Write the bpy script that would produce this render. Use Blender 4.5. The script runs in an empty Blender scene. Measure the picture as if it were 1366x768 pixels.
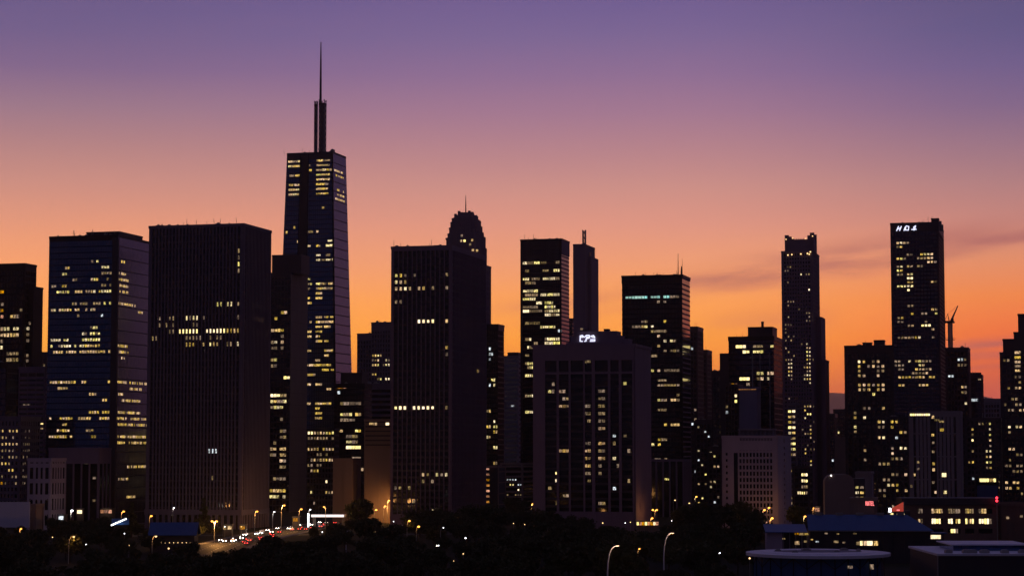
import bpy, math, random
from mathutils import Vector, Matrix

R = random.Random(7)
scene = bpy.context.scene
COL = scene.collection

# ------------------------------------------------------------------ camera
F = 2800.0                      # focal length in photo pixels (photo 1366 x 768)
CAM_H = 41.0
PITCH = math.atan(216 / F)
CP, SP = math.cos(PITCH), math.sin(PITCH)
THETA = math.radians(15)        # the street grid's turn

cam_data = bpy.data.cameras.new("camera")
cam = bpy.data.objects.new("camera", cam_data)
COL.objects.link(cam)
cam.location = (0, 0, CAM_H)
cam.rotation_euler = (math.pi / 2 + PITCH, 0, 0)
cam_data.sensor_fit = 'HORIZONTAL'
cam_data.sensor_width = 36
cam_data.lens = 36 * F / 1366
cam_data.clip_end = 60000
cam_data.clip_start = 1
scene.camera = cam

def ray(px, py):
    cx, cy = (px - 683) / F, (384 - py) / F
    return Vector((cx, CP - cy * SP, SP + cy * CP))

def at(px, py, D):
    r = ray(px, py)
    return Vector((0, 0, CAM_H)) + r * (D / r.y)

def on_ground(px, py, z=0.0):
    r = ray(px, py)
    return Vector((0, 0, CAM_H)) + r * ((z - CAM_H) / r.z)

# ------------------------------------------------------------------ materials
def srgb(r, g, b):
    f = lambda c: (c / 255 / 12.92) if c / 255 <= 0.04045 else ((c / 255 + 0.055) / 1.055) ** 2.4
    return (f(r), f(g), f(b), 1)

def new_mat(name):
    m = bpy.data.materials.new(name)
    m.use_nodes = True
    nt = m.node_tree
    return m, nt, nt.nodes["Principled BSDF"], nt.nodes["Material Output"]

def wall_mat(name, col, rough=0.8, spec=0.25, var=0.25, scale=0.12):
    """masonry or concrete with weather streaks and blotches"""
    m, nt, b, out = new_mat(name)
    tc = nt.nodes.new("ShaderNodeTexCoord")
    mp = nt.nodes.new("ShaderNodeMapping")
    mp.inputs["Scale"].default_value = (1, 1, 0.25)
    nz = nt.nodes.new("ShaderNodeTexNoise")
    nz.inputs["Scale"].default_value = scale
    nz.inputs["Detail"].default_value = 6
    nz.inputs["Roughness"].default_value = 0.65
    nt.links.new(tc.outputs["Object"], mp.inputs["Vector"])
    nt.links.new(mp.outputs["Vector"], nz.inputs["Vector"])
    mx = nt.nodes.new("ShaderNodeMix"); mx.data_type = 'RGBA'
    c = Vector(col)
    mx.inputs["A"].default_value = (*(c * (1 - var)), 1)
    mx.inputs["B"].default_value = (*(c * (1 + var)), 1)
    nt.links.new(nz.outputs["Fac"], mx.inputs["Factor"])
    nt.links.new(mx.outputs["Result"], b.inputs["Base Color"])
    b.inputs["Roughness"].default_value = rough
    b.inputs["Specular IOR Level"].default_value = spec
    return m

def glass_mat(name, col, metallic=0.3, rough=0.08, wave=0.02):
    """coated window glass: dark, glossy, each pane a hair out of plane"""
    m, nt, b, out = new_mat(name)
    b.inputs["Base Color"].default_value = (*col, 1)
    b.inputs["Metallic"].default_value = metallic
    b.inputs["Roughness"].default_value = rough
    tc = nt.nodes.new("ShaderNodeTexCoord")
    nz = nt.nodes.new("ShaderNodeTexNoise")
    nz.inputs["Scale"].default_value = 0.35
    nz.inputs["Detail"].default_value = 2
    bp = nt.nodes.new("ShaderNodeBump")
    bp.inputs["Strength"].default_value = wave
    bp.inputs["Distance"].default_value = 1.0
    nt.links.new(tc.outputs["Object"], nz.inputs["Vector"])
    nt.links.new(nz.outputs["Fac"], bp.inputs["Height"])
    nt.links.new(bp.outputs["Normal"], b.inputs["Normal"])
    return m

def lit_mat(name, col, strength, lo=0.10, scale=1.25, spread=(0.38, 1.25)):
    """a lit room seen through its pane: uneven inside, each room at its own level"""
    m, nt, b, out = new_mat(name)
    nt.nodes.remove(b)
    em = nt.nodes.new("ShaderNodeEmission")
    em.inputs["Color"].default_value = (*col, 1)
    geo = nt.nodes.new("ShaderNodeNewGeometry")
    mp = nt.nodes.new("ShaderNodeMapping"); mp.inputs["Scale"].default_value = (1.5, 1.5, 0.7)
    nt.links.new(geo.outputs["Position"], mp.inputs["Vector"])
    nz = nt.nodes.new("ShaderNodeTexNoise")
    nz.inputs["Scale"].default_value = scale
    nz.inputs["Detail"].default_value = 3
    nt.links.new(mp.outputs["Vector"], nz.inputs["Vector"])
    mr = nt.nodes.new("ShaderNodeMapRange")
    mr.inputs["From Min"].default_value = 0.36
    mr.inputs["From Max"].default_value = 0.57
    mr.inputs["To Min"].default_value = lo
    mr.inputs["To Max"].default_value = 1.0
    nt.links.new(nz.outputs["Fac"], mr.inputs["Value"])
    hue = nt.nodes.new("ShaderNodeHueSaturation")
    hue.inputs["Color"].default_value = (*col, 1)
    nt.links.new(hue.outputs["Color"], em.inputs["Color"])
    oi = nt.nodes.new("ShaderNodeObjectInfo")
    mr2 = nt.nodes.new("ShaderNodeMapRange")
    mr2.inputs["To Min"].default_value = spread[0]
    mr2.inputs["To Max"].default_value = spread[1]
    isl = nt.nodes.new("ShaderNodeMath"); isl.operation = 'ADD'
    nt.links.new(oi.outputs["Random"], isl.inputs[0]); nt.links.new(geo.outputs["Random Per Island"], isl.inputs[1])
    rnd = nt.nodes.new("ShaderNodeMath"); rnd.operation = 'FRACT'; nt.links.new(isl.outputs[0], rnd.inputs[0])
    nt.links.new(rnd.outputs[0], mr2.inputs["Value"])
    other = nt.nodes.new("ShaderNodeMath"); other.operation = 'MULTIPLY'; other.inputs[1].default_value = 17.3
    nt.links.new(rnd.outputs[0], other.inputs[0])
    frac = nt.nodes.new("ShaderNodeMath"); frac.operation = 'FRACT'; nt.links.new(other.outputs[0], frac.inputs[0])
    for key, a_, b_ in (("Saturation", 0.72, 1.15), ("Hue", 0.482, 0.515)):
        m_ = nt.nodes.new("ShaderNodeMapRange"); m_.inputs["To Min"].default_value = a_; m_.inputs["To Max"].default_value = b_
        nt.links.new(frac.outputs[0], m_.inputs["Value"]); nt.links.new(m_.outputs["Result"], hue.inputs[key])
    mu = nt.nodes.new("ShaderNodeMath"); mu.operation = 'MULTIPLY'
    nt.links.new(mr.outputs["Result"], mu.inputs[0])
    nt.links.new(mr2.outputs["Result"], mu.inputs[1])
    m2 = nt.nodes.new("ShaderNodeMath"); m2.operation = 'MULTIPLY'
    nt.links.new(mu.outputs[0], m2.inputs[0])
    m2.inputs[1].default_value = strength
    nt.links.new(m2.outputs[0], em.inputs["Strength"])
    nt.links.new(em.outputs[0], out.inputs["Surface"])
    m.cycles.emission_sampling = 'NONE'
    return m

def glow_mat(name, col, strength, sample='NONE'):
    m, nt, b, out = new_mat(name)
    nt.nodes.remove(b)
    em = nt.nodes.new("ShaderNodeEmission")
    em.inputs["Color"].default_value = (*col, 1)
    em.inputs["Strength"].default_value = strength
    nt.links.new(em.outputs[0], out.inputs["Surface"])
    m.cycles.emission_sampling = sample
    return m

M = {
    'brown':  wall_mat('brown_stone', (0.16, 0.13, 0.175)),
    'plum':   wall_mat('plum_granite', (0.22, 0.155, 0.21)),
    'dark':   wall_mat('dark_metal_panel', (0.05, 0.045, 0.055), rough=0.5),
    'black':  wall_mat('black_anodised_metal', (0.016, 0.016, 0.02), rough=0.45, spec=0.15),
    'grey':   wall_mat('grey_concrete', (0.22, 0.20, 0.24)),
    'slate':  wall_mat('slate_blue_panel', (0.20, 0.20, 0.32)),
    'beige':  wall_mat('pale_stone', (0.45, 0.36, 0.44)),
    'tan':    wall_mat('tan_concrete', (0.30, 0.21, 0.17)),
    'brick':  wall_mat('red_brown_brick', (0.21, 0.13, 0.095), scale=0.5),
    'white':  wall_mat('white_painted_metal', (0.72, 0.70, 0.78), rough=0.5, var=0.15, scale=0.3),
    'blue':   wall_mat('blue_sheet_metal', (0.03, 0.09, 0.24), rough=0.45, var=0.2, scale=0.4),
    'steel':  wall_mat('galvanised_steel', (0.30, 0.29, 0.28), rough=0.45),
    'rubber': wall_mat('black_rubber', (0.02, 0.02, 0.02)),
    'roof':   wall_mat('roof_gravel', (0.12, 0.11, 0.12), rough=0.95),
    'bark':   wall_mat('bark', (0.06, 0.045, 0.035), scale=1.5),
    'g_blue': glass_mat('blue_coated_glass', (0.08, 0.19, 0.46), metallic=0.75),
    'g_navy': glass_mat('navy_coated_glass', (0.048, 0.115, 0.25), metallic=0.75),
    'g_ink': glass_mat('ink_coated_glass', (0.05, 0.052, 0.095), metallic=0.7),
    'g_dark': glass_mat('smoked_glass', (0.010, 0.011, 0.016), metallic=0.1),
    'g_mirror': glass_mat('mirror_glass', (0.22, 0.21, 0.25), metallic=0.85, rough=0.15, wave=0.05),
    'y': lit_mat('warm_room_light', (1.0, 0.62, 0.20), 1.0),
    'w': lit_mat('pale_office_light', (1.0, 0.79, 0.31), 1.35),
    'v': lit_mat('cool_white_light', (0.85, 0.95, 1.0), 1.2),
    'm': lit_mat('amber_room_light', (1.0, 0.58, 0.24), 0.62),
    'c': lit_mat('aqua_office_light', (0.45, 0.95, 0.85), 1.0, lo=0.5, spread=(0.5, 1.0)),
    'o': lit_mat('orange_room_light', (1.0, 0.38, 0.08), 0.9),
    'd': lit_mat('dim_room_light', (1.0, 0.66, 0.34), 0.36, lo=0.1),
    'b': lit_mat('bright_room_light', (1.0, 0.76, 0.32), 2.2, lo=0.6, spread=(0.7, 1.1)),
    'sodium': glow_mat('sodium_lamp', (1.0, 0.36, 0.05), 4.6),
    'sodium_dim': glow_mat('old_sodium_lamp', (1.0, 0.62, 0.25), 2.5),
    'white_lamp': glow_mat('white_lamp', (0.95, 0.97, 1.0), 5.0),
    'head': glow_mat('headlight_glow', (1.0, 0.90, 0.72), 26.0),
    'tail': glow_mat('tail_light_glow', (1.0, 0.06, 0.04), 6.0),
    'sign_white': glow_mat('white_sign_light', (0.74, 0.76, 1.0), 1.5),
    'sign_red': glow_mat('red_sign_light', (1.0, 0.20, 0.20), 1.6),
    'strip': glow_mat('white_strip_light', (1.0, 0.80, 0.74), 1.5),
    'beacon': glow_mat('red_beacon_light', (1.0, 0.03, 0.05), 4.0),
}
def leaf_mat():
    m, nt, b, out = new_mat('leaves')
    oi = nt.nodes.new("ShaderNodeObjectInfo")
    geo = nt.nodes.new("ShaderNodeNewGeometry")
    nz = nt.nodes.new("ShaderNodeTexNoise"); nz.inputs["Scale"].default_value = 0.6
    nt.links.new(geo.outputs["Position"], nz.inputs["Vector"])
    mx = nt.nodes.new("ShaderNodeMix"); mx.data_type = 'RGBA'
    mx.inputs["A"].default_value = (0.035, 0.042, 0.020, 1)
    mx.inputs["B"].default_value = (0.10, 0.105, 0.045, 1)
    nt.links.new(nz.outputs["Fac"], mx.inputs["Factor"])
    nt.links.new(mx.outputs["Result"], b.inputs["Base Color"])
    b.inputs["Roughness"].default_value = 0.75
    b.inputs["Specular IOR Level"].default_value = 0.05
    return m
M['leaf'] = leaf_mat()

# ------------------------------------------------------------------ mesh helpers
class MB:
    def __init__(self):
        self.v, self.f = [], []
    def quad(self, a, b, c, d):
        n = len(self.v); self.v += [tuple(a), tuple(b), tuple(c), tuple(d)]; self.f.append((n, n + 1, n + 2, n + 3))
    def poly(self, pts):
        n = len(self.v); self.v += [tuple(p) for p in pts]; self.f.append(tuple(range(n, n + len(pts))))
    def hexa(self, p):
        """eight corners: four below, four above, both counter-clockwise seen from above"""
        n = len(self.v); self.v += [tuple(q) for q in p]
        for q in ((3, 2, 1, 0), (4, 5, 6, 7), (0, 1, 5, 4), (1, 2, 6, 5), (2, 3, 7, 6), (3, 0, 4, 7)):
            self.f.append(tuple(n + i for i in q))
    def box(self, x0, x1, y0, y1, z0, z1):
        self.hexa([(x0, y0, z0), (x1, y0, z0), (x1, y1, z0), (x0, y1, z0), (x0, y0, z1), (x1, y0, z1), (x1, y1, z1), (x0, y1, z1)])
    def prism(self, poly, z0, z1, top=1.0, centre=None):
        """upright prism over a plan polygon (counter-clockwise), its top scaled about the centre"""
        n, k = len(self.v), len(poly)
        cx = centre[0] if centre else sum(p[0] for p in poly) / k
        cy = centre[1] if centre else sum(p[1] for p in poly) / k
        self.v += [(x, y, z0) for x, y in poly]
        self.v += [(cx + (x - cx) * top, cy + (y - cy) * top, z1) for x, y in poly]
        self.f.append(tuple(n + i for i in reversed(range(k))))
        self.f.append(tuple(n + k + i for i in range(k)))
        for i in range(k):
            j = (i + 1) % k
            self.f.append((n + i, n + j, n + k + j, n + k + i))
    def tube(self, pts, radii, k=8):
        pts = [Vector(p) for p in pts]
        if not hasattr(radii, '__len__'): radii = [radii] * len(pts)
        n0 = len(self.v)
        for i, p in enumerate(pts):
            t = (pts[min(i + 1, len(pts) - 1)] - pts[max(i - 1, 0)]).normalized()
            a = t.cross(Vector((0, 1, 0.013)))
            if a.length < 1e-3: a = t.cross(Vector((1, 0, 0)))
            a.normalize(); b = t.cross(a)
            for j in range(k):
                g = 2 * math.pi * j / k
                self.v.append(tuple(p + (a * math.cos(g) + b * math.sin(g)) * radii[i]))
        for i in range(len(pts) - 1):
            for j in range(k):
                q, w = n0 + i * k + j, n0 + i * k + (j + 1) % k
                self.f.append((q, w, w + k, q + k))
        self.f.append(tuple(n0 + j for j in reversed(range(k))))
        self.f.append(tuple(n0 + (len(pts) - 1) * k + j for j in range(k)))
    def ball(self, c, r, seg=10, rings=6, sz=1.0):
        n0 = len(self.v)
        for i in range(rings + 1):
            a = math.pi * i / rings
            for j in range(seg):
                g = 2 * math.pi * j / seg
                self.v.append((c[0] + r * math.sin(a) * math.cos(g), c[1] + r * math.sin(a) * math.sin(g), c[2] + r * sz * math.cos(a)))
        for i in range(rings):
            for j in range(seg):
                q, w = n0 + i * seg + j, n0 + i * seg + (j + 1) % seg
                self.f.append((q, q + seg, w + seg, w))
    def mesh(self, name, mat):
        me = bpy.data.meshes.new(name)
        me.from_pydata(self.v, [], self.f)
        me.materials.append(mat if not isinstance(mat, str) else M[mat])
        me.update()
        return me
    def build(self, name, mat, parent=None, loc=None, rz=None):
        o = bpy.data.objects.new(name, self.mesh(name, mat))
        COL.objects.link(o)
        if parent is not None: o.parent = parent
        if loc is not None: o.location = loc
        if rz is not None: o.rotation_euler = (0, 0, rz)
        return o

def tag(o, label=None, cat=None, group=None, kind=None):
    if label: o['label'] = label
    if cat: o['category'] = cat
    if group: o['group'] = group
    if kind: o['kind'] = kind
    return o

def empty(name, loc, rz=0.0, label=None, cat=None, group=None):
    o = bpy.data.objects.new(name, None)
    o.empty_display_size = 2
    COL.objects.link(o)
    o.location = loc; o.rotation_euler = (0, 0, rz)
    return tag(o, label, cat, group)

KIDS = {}
def copy_tree(o, parent=None):
    c = o.copy(); COL.objects.link(c)
    if parent is not None: c.parent = parent
    for ch in o.children: copy_tree(ch, c)
    return c

# ------------------------------------------------------------------ buildings
PANE = {}
def pane_mesh(tone):
    if tone not in PANE:
        b = MB(); b.box(-0.5, 0.5, -0.5, 0.5, -0.5, 0.5)
        PANE[tone] = b.mesh('window_pane', tone)
    return PANE[tone]

class Bld:
    """A building on the street grid: its near corner stands where the photo shows it, its left face
    looks at the camera, its other visible face runs back to the right."""
    def __init__(s, name, label, cat, xl, xc, xr, ytop, D, d=None, theta=THETA, taper=1.0, group=None):
        s.theta = theta
        c, sn = math.cos(theta), math.sin(theta)
        P = at(xc, ytop, D)
        s.h = P.z
        A = D * CP + (P.z - CAM_H) * SP
        k = (xl - 683) / F
        s.w = (P.x - k * A) / (c + k * sn * CP)
        if d is None:
            k = (xr - 683) / F
            s.d = (k * A - P.x) / (sn - k * c * CP)
        else:
            s.d = d
        s.taper = taper
        s.P = Vector((P.x, D, 0))
        s.ux = Vector((c, -sn, 0)); s.uy = Vector((sn, c, 0))
        s.root = empty(name, s.P, -theta, label, cat, group)
        s.n_panes = 0; s.rest = MB(); s.rest_tone = None
        s.fh = 3.5; s.cp = 2.4; s.c0 = 0.0; s.used = set()
        s.steps = []
    # faces: origin, direction, normal, length
    def face(s, which):
        return {'f': ((-s.w, 0), (1, 0), (0, -1), s.w), 'r': ((0, 0), (0, 1), (1, 0), s.d),
                'l': ((-s.w, s.d), (0, -1), (-1, 0), s.d), 'k': ((0, s.d), (-1, 0), (0, 1), s.w)}[which]
    def scale_at(s, z):
        return 1 - (1 - s.taper) * max(0, z) / s.h
    def tp(s, p):
        if s.taper == 1.0: return p
        q = s.scale_at(p[2]); cx, cy = -s.w / 2, s.d / 2
        return (cx + (p[0] - cx) * q, cy + (p[1] - cy) * q, p[2])
    def fbox(s, mb, which, u0, u1, z0, z1, t0, t1):
        (ox, oy), (ux, uy), (nx, ny), L = s.face(which)
        g = lambda u, t, z: s.tp((ox + ux * u + nx * t, oy + uy * u + ny * t, z))
        mb.hexa([g(u0, t1, z0), g(u1, t1, z0), g(u1, t0, z0), g(u0, t0, z0), g(u0, t1, z1), g(u1, t1, z1), g(u1, t0, z1), g(u0, t0, z1)])
    def core(s, mat, z1=None, name='glazing'):
        b = MB()
        z1 = z1 or s.h
        b.hexa([s.tp(p) for p in [(-s.w, 0, 0), (0, 0, 0), (0, s.d, 0), (-s.w, s.d, 0), (-s.w, 0, z1 - 0.3), (0, 0, z1 - 0.3), (0, s.d, z1 - 0.3), (-s.w, s.d, z1 - 0.3)]])
        return b.build(name, mat, s.root)
    def clad(s, mat, which='frl', fins=None, bands=None, corner=0, crown=0, base=0, t_solid=0.45, z0=0, z1=None, name='facade_cladding', parapet=0.8, u_range=None):
        """fins=(pitch, width, depth), bands=(floor height, band height, depth); crown, base and corner are solid"""
        b = MB(); z1 = z1 or s.h
        for f in which:
            L = s.face(f)[3]
            a0, a1 = (u_range if (u_range and f == 'f') else (0, L))
            za, zb = z0 + base, z1 - crown
            if crown: s.fbox(b, f, a0, a1, zb, z1 - parapet, -0.05, t_solid)
            if base: s.fbox(b, f, a0, a1, z0, za, -0.05, t_solid)
            if corner:
                s.fbox(b, f, a0, a0 + corner, za, zb, -0.05, t_solid - 0.004)
                s.fbox(b, f, a1 - corner, a1, za, zb, -0.05, t_solid - 0.004)
            c0, c1 = a0 + corner, a1 - corner
            if fins:
                p, fw, fd = fins
                n = max(1, round((c1 - c0) / p)); pp = (c1 - c0) / n
                for i in range(n + 1):
                    if corner and i in (0, n): continue
                    u = c0 + i * pp
                    lo, hi = max(u - fw / 2, a0 + 0.003), min(u + fw / 2, a1 - 0.003)
                    s.fbox(b, f, lo, hi, za, zb, -0.05, fd)
            if bands:
                fh, bh, bd = bands
                i = 0
                while True:
                    z = i * fh
                    i += 1
                    if z < za: continue
                    if z + bh > zb: break
                    s.fbox(b, f, c0, c1, z, z + bh, -0.05, bd)
        if parapet:
            e = t_solid + 0.08
            for f in 'frlk':
                L = s.face(f)[3]
                if f in 'fk': s.fbox(b, f, -e, L + e, z1 - parapet, z1 + 0.5, -0.6, e)
                else: s.fbox(b, f, 0.6, L - 0.6, z1 - parapet, z1 + 0.5, -0.6, e)
        return b.build(name, mat, s.root)
    def roof(s, mat='roof'):
        b = MB()
        b.hexa([s.tp(p) for p in [(-s.w + .3, .3, s.h - .6), (-.3, .3, s.h - .6), (-.3, s.d - .3, s.h - .6), (-s.w + .3, s.d - .3, s.h - .6),
                                  (-s.w + .3, .3, s.h - .1), (-.3, .3, s.h - .1), (-.3, s.d - .3, s.h - .1), (-s.w + .3, s.d - .3, s.h - .1)]])
        return b.build('roof', mat, s.root)
    # pixel <-> local
    def hit(s, which, px, py):
        (ox, oy), (ux, uy), (nx, ny), L = s.face(which)
        o = s.P + s.ux * ox + s.uy * oy
        n = s.ux * nx + s.uy * ny
        u = s.ux * ux + s.uy * uy
        r = ray(px, py)
        C = Vector((0, 0, CAM_H))
        off = 0.0
        for _ in range(4):
            t = ((o + n * off) - C).dot(n) / r.dot(n)
            X = C + r * t
            uu, z = (X - o).dot(u), X.z
            if s.taper == 1.0: break
            q = s.scale_at(z)
            half = (s.d if which in 'fk' else s.w) / 2
            off = -half * (1 - q)
        if s.taper != 1.0:
            uu = L / 2 + (uu - L / 2) / q
        return uu, z
    def local_x(s, px, py): return s.hit('f', px, py)[0] - s.w
    def pane(s, which, u, z, wd, ht, tone, t=0.05):
        (ox, oy), (ux, uy), (nx, ny), L = s.face(which)
        if u < 0.15 or u > L - 0.15 or z < 1: return
        c = s.tp((ox + ux * u + nx * t, oy + uy * u + ny * t, z))
        sx, sy = (wd, 0.08) if which in 'fk' else (0.08, wd)
        if s.n_panes >= 98:
            s.rest.box(c[0] - sx / 2, c[0] + sx / 2, c[1] - sy / 2, c[1] + sy / 2, c[2] - ht / 2, c[2] + ht / 2)
            s.rest_tone = 'y'
            return
        o = bpy.data.objects.new('window', pane_mesh(tone))
        o.location = c; o.scale = (sx, sy, ht)
        o.parent = s.root
        COL.objects.link(o)
        s.n_panes += 1
    def lights(s, text, fill=0.88, wh=0.56, run=1, dens=0.86, off=0.0):
        """text: 'face y x0-x1 tone[;...]' in photo pixels; lit panes go to whole floors and bays"""
        c0 = s.c0
        for item in text.split(';'):
            it = item.split()
            if not it: continue
            which, y, xs, tone = it[0], float(it[1]), it[2], it[3]
            i_ = xs.index('-', 1); x0, x1 = float(xs[:i_]), float(xs[i_ + 1:])
            u0, z = s.hit(which, x0, y); u1, _ = s.hit(which, x1, y)
            fl = math.floor((z - off) / s.fh)
            k0 = math.floor((u0 - c0) / s.cp + 0.35); k1 = max(k0 + 1, math.floor((u1 - c0) / s.cp + 0.65))
            k = k0
            while k < k1:
                n = min(R.randint(1, run), k1 - k)
                if (which, fl, k) in s.used or (R.random() > dens and k1 - k0 > 2):
                    k += 1; continue
                for q in range(n): s.used.add((which, fl, k + q))
                tn = tone
                if R.random() < 0.16 and tone in 'yw': tn = 'd'
                elif R.random() < 0.12 and tone == 'y': tn = 'w'
                s.pane(which, c0 + (k + n / 2) * s.cp, off + (fl + 0.58) * s.fh, (n * s.cp - s.cp * (1 - fill)) * R.uniform(0.9, 1.0),
                       s.fh * wh * R.choice((1, 1, 1, 0.8)), tn)
                k += n
    def scatter(s, which, x0, x1, y0, y1, n, tones='yyyd', fill=0.7, wh=0.5):
        u0, za = s.hit(which, x0, y1); u1, zb = s.hit(which, x1, y0)
        for _ in range(n):
            u = R.uniform(u0, u1); z = R.uniform(za, zb)
            fl, k = math.floor(z / s.fh), math.floor((u - s.c0) / s.cp)
            if (which, fl, k) in s.used: continue
            s.used.add((which, fl, k))
            s.pane(which, s.c0 + (k + 0.5) * s.cp, (fl + 0.58) * s.fh, s.cp * fill, s.fh * wh, R.choice(tones))
    def done(s):
        if s.rest.v:
            o = s.rest.build('window', s.rest_tone, s.root)
            o['kind'] = 'stuff'
    # roof furniture in photo pixels (front-face line)
    def block(s, x0, x1, ytop, y_in=2.0, depth=None, mat='dark', name='penthouse', clad=None):
        a, b_ = s.local_x(x0, ytop + 4), s.local_x(x1, ytop + 4)
        z1 = at(x1, ytop, s.P.y + y_in).z
        b = MB(); dd = depth or min(s.d - y_in - 1, (b_ - a) * 1.0)
        b.box(a, b_, y_in, y_in + dd, s.h - 0.3, z1)
        b.box(a - 0.15, b_ + 0.15, y_in - 0.15, y_in + dd + 0.15, z1 - 0.5, z1 + 0.25)
        return b.build(name, mat, s.root)
    def units(s, n, seed=0, hmax=2.2, y=1.2):
        hmax *= 0.85
        """small plant, vents and masts along the roof edge"""
        r = random.Random(seed + 11)
        for i in range(n):
            x = -s.w * r.uniform(0.06, 0.94); b = MB()
            if r.random() < 0.5:
                b.tube([(x, y + r.uniform(0, 3), s.h), (x, y + 1, s.h + r.uniform(1.5, 4.2))], 0.11, 5)
                b.build('roof_mast', 'steel', s.root)
            else:
                ww, hh = r.uniform(0.5, 1.7), r.uniform(0.6, hmax); yy = y + r.uniform(0, 3)
                b.box(x - ww, x + ww, yy, yy + 2 * ww, s.h - 0.2, s.h + hh)
                b.box(x - ww * 0.5, x + ww * 0.4, yy + .3, yy + ww, s.h + hh, s.h + hh + 0.5)
                b.build('roof_unit', 'steel', s.root)
    def mast(s, px, y0, y1, r=0.25, y_in=3.0, mat='dark', name='antenna'):
        """a thin mast from photo row y0 (top) down to the roof"""
        p = at(px, y0, s.P.y + y_in); rel = p - s.P
        x, yv = rel.dot(s.ux), rel.dot(s.uy)
        b = MB(); z0 = at(px, y1, s.P.y + y_in).z - 1
        b.tube([(x, yv, z0), (x, yv, z0 + (p.z - z0) * 0.5), (x, yv, p.z)], [r, r * 0.75, r * 0.35], 6)
        return b.build(name, mat, s.root)

# ------------------------------------------------------------------ sky
def build_sky():
    w = bpy.data.worlds.new("World"); scene.world = w
    w.use_nodes = True
    nt = w.node_tree
    bg = nt.nodes["Background"]
    N = lambda t: nt.nodes.new(t)
    L = nt.links.new
    def math_(op, a, b=None):
        n = N("ShaderNodeMath"); n.operation = op
        for i, q in enumerate((a, b)):
            if q is None: continue
            if hasattr(q, 'links'): L(q, n.inputs[i])
            else: n.inputs[i].default_value = q
        return n.outputs[0]
    def rng(v, a, b, c=0.0, d=1.0, smooth=False):
        n = N("ShaderNodeMapRange"); L(v, n.inputs["Value"])
        if smooth: n.interpolation_type = 'SMOOTHSTEP'
        for k, q in zip(("From Min", "From Max", "To Min", "To Max"), (a, b, c, d)): n.inputs[k].default_value = q
        return n.outputs["Result"]
    def mix(f, a, b, blend='MIX'):
        n = N("ShaderNodeMix"); n.data_type = 'RGBA'; n.blend_type = blend
        for k, q in (("Factor", f), ("A", a), ("B", b)):
            if hasattr(q, 'links'): L(q, n.inputs[k])
            else: n.inputs[k].default_value = q
        return n.outputs["Result"]
    tc = N("ShaderNodeTexCoord")
    sep = N("ShaderNodeSeparateXYZ"); L(tc.outputs["Generated"], sep.inputs[0])
    x, y, z = sep.outputs
    elev = math_('MULTIPLY', math_('ARCSINE', z), 180 / math.pi)
    azim = math_('MULTIPLY', math_('ARCTAN2', x, y), 180 / math.pi)
    def ramp(stops):
        r = N("ShaderNodeValToRGB"); cr = r.color_ramp
        while len(cr.elements) < len(stops): cr.elements.new(1.0)
        for e, (p, c) in zip(cr.elements, stops):
            e.position = max(0, p / 30); e.color = srgb(*c)
        L(rng(elev, 0, 30), r.inputs[0])
        return r.outputs["Color"]
    high = [(16, (60, 55, 92)), (22, (66, 62, 100)), (30, (60, 58, 94))]
    left = ramp(SKY_L + high); mid = ramp(SKY_C + high); right = ramp(SKY_R + high)
    west = mix(rng(azim, -13, 0.5, smooth=True), left, mid)
    west = mix(rng(azim, 4, 14.5, smooth=True), west, right)
    west = mix(rng(azim, 17, 36, smooth=True), west, mix(rng(elev, 0, 14), srgb(96, 66, 92), srgb(72, 66, 108)))
    # thin dusk cloud, drawn out along the horizon and tilted a little
    cmb = N("ShaderNodeCombineXYZ")
    L(math_('MULTIPLY', azim, 0.13), cmb.inputs[0])
    L(math_('SUBTRACT', elev, math_('MULTIPLY', azim, 0.115)), cmb.inputs[1])
    n1 = N("ShaderNodeTexNoise"); L(cmb.outputs[0], n1.inputs["Vector"])
    n1.inputs["Scale"].default_value = 1.15; n1.inputs["Detail"].default_value = 5; n1.inputs["Roughness"].default_value = 0.55
    n1.inputs["Distortion"].default_value = 0.35
    wisp = rng(n1.outputs["Fac"], 0.30, 0.58, smooth=True)
    wob = math_('MULTIPLY', math_('SUBTRACT', n1.outputs["Fac"], 0.5), 0.9)
    total = None
    for a0, a1, e0, e1, wd, amt in ((3.2, 14.5, 4.30, 5.95, 0.30, 0.55), (3.6, 7.6, 4.42, 4.95, 0.16, 0.55), (-1.0, 5.2, 3.75, 4.22, 0.22, 0.32), (10.5, 15.5, 5.45, 5.85, 0.14, 0.5),
                                    (11.4, 15.0, 2.75, 3.05, 0.10, 0.5), (11.2, 15.0, 2.42, 2.62, 0.09, 0.5), (11.6, 15.0, 2.05, 2.30, 0.06, 0.6), (4.6, 9.0, 3.2, 3.7, 0.30, 0.22)):
        k = (e1 - e0) / (a1 - a0)
        d = math_('ABSOLUTE', math_('SUBTRACT', math_('ADD', elev, wob), math_('ADD', math_('MULTIPLY', azim, k), e0 - k * a0)))
        g = rng(d, wd * 2.3, 0, smooth=True)
        w_ = math_('MULTIPLY', rng(azim, a0 - .3, a0 + (a1 - a0) * .35, smooth=True), rng(azim, a1 + .3, a1 - (a1 - a0) * .3, smooth=True))
        g = math_('MULTIPLY', math_('MULTIPLY', g, w_), math_('MULTIPLY', wisp, amt * 1.2))
        total = g if total is None else math_('MAXIMUM', total, g)
    west = mix(total, west, srgb(150, 84, 90))
    # broad faint unevenness of the whole sky
    n2 = N("ShaderNodeTexNoise"); L(cmb.outputs[0], n2.inputs["Vector"])
    n2.inputs["Scale"].default_value = 0.5; n2.inputs["Detail"].default_value = 3
    west = mix(rng(n2.outputs["Fac"], 0.3, 0.7, 0.0, 0.07), west, srgb(176, 124, 138))
    # the night side of the sky, behind the camera and overhead
    east = mix(rng(elev, 12, 60), (0.029, 0.022, 0.044, 1), (0.060, 0.055, 0.125, 1))
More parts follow.
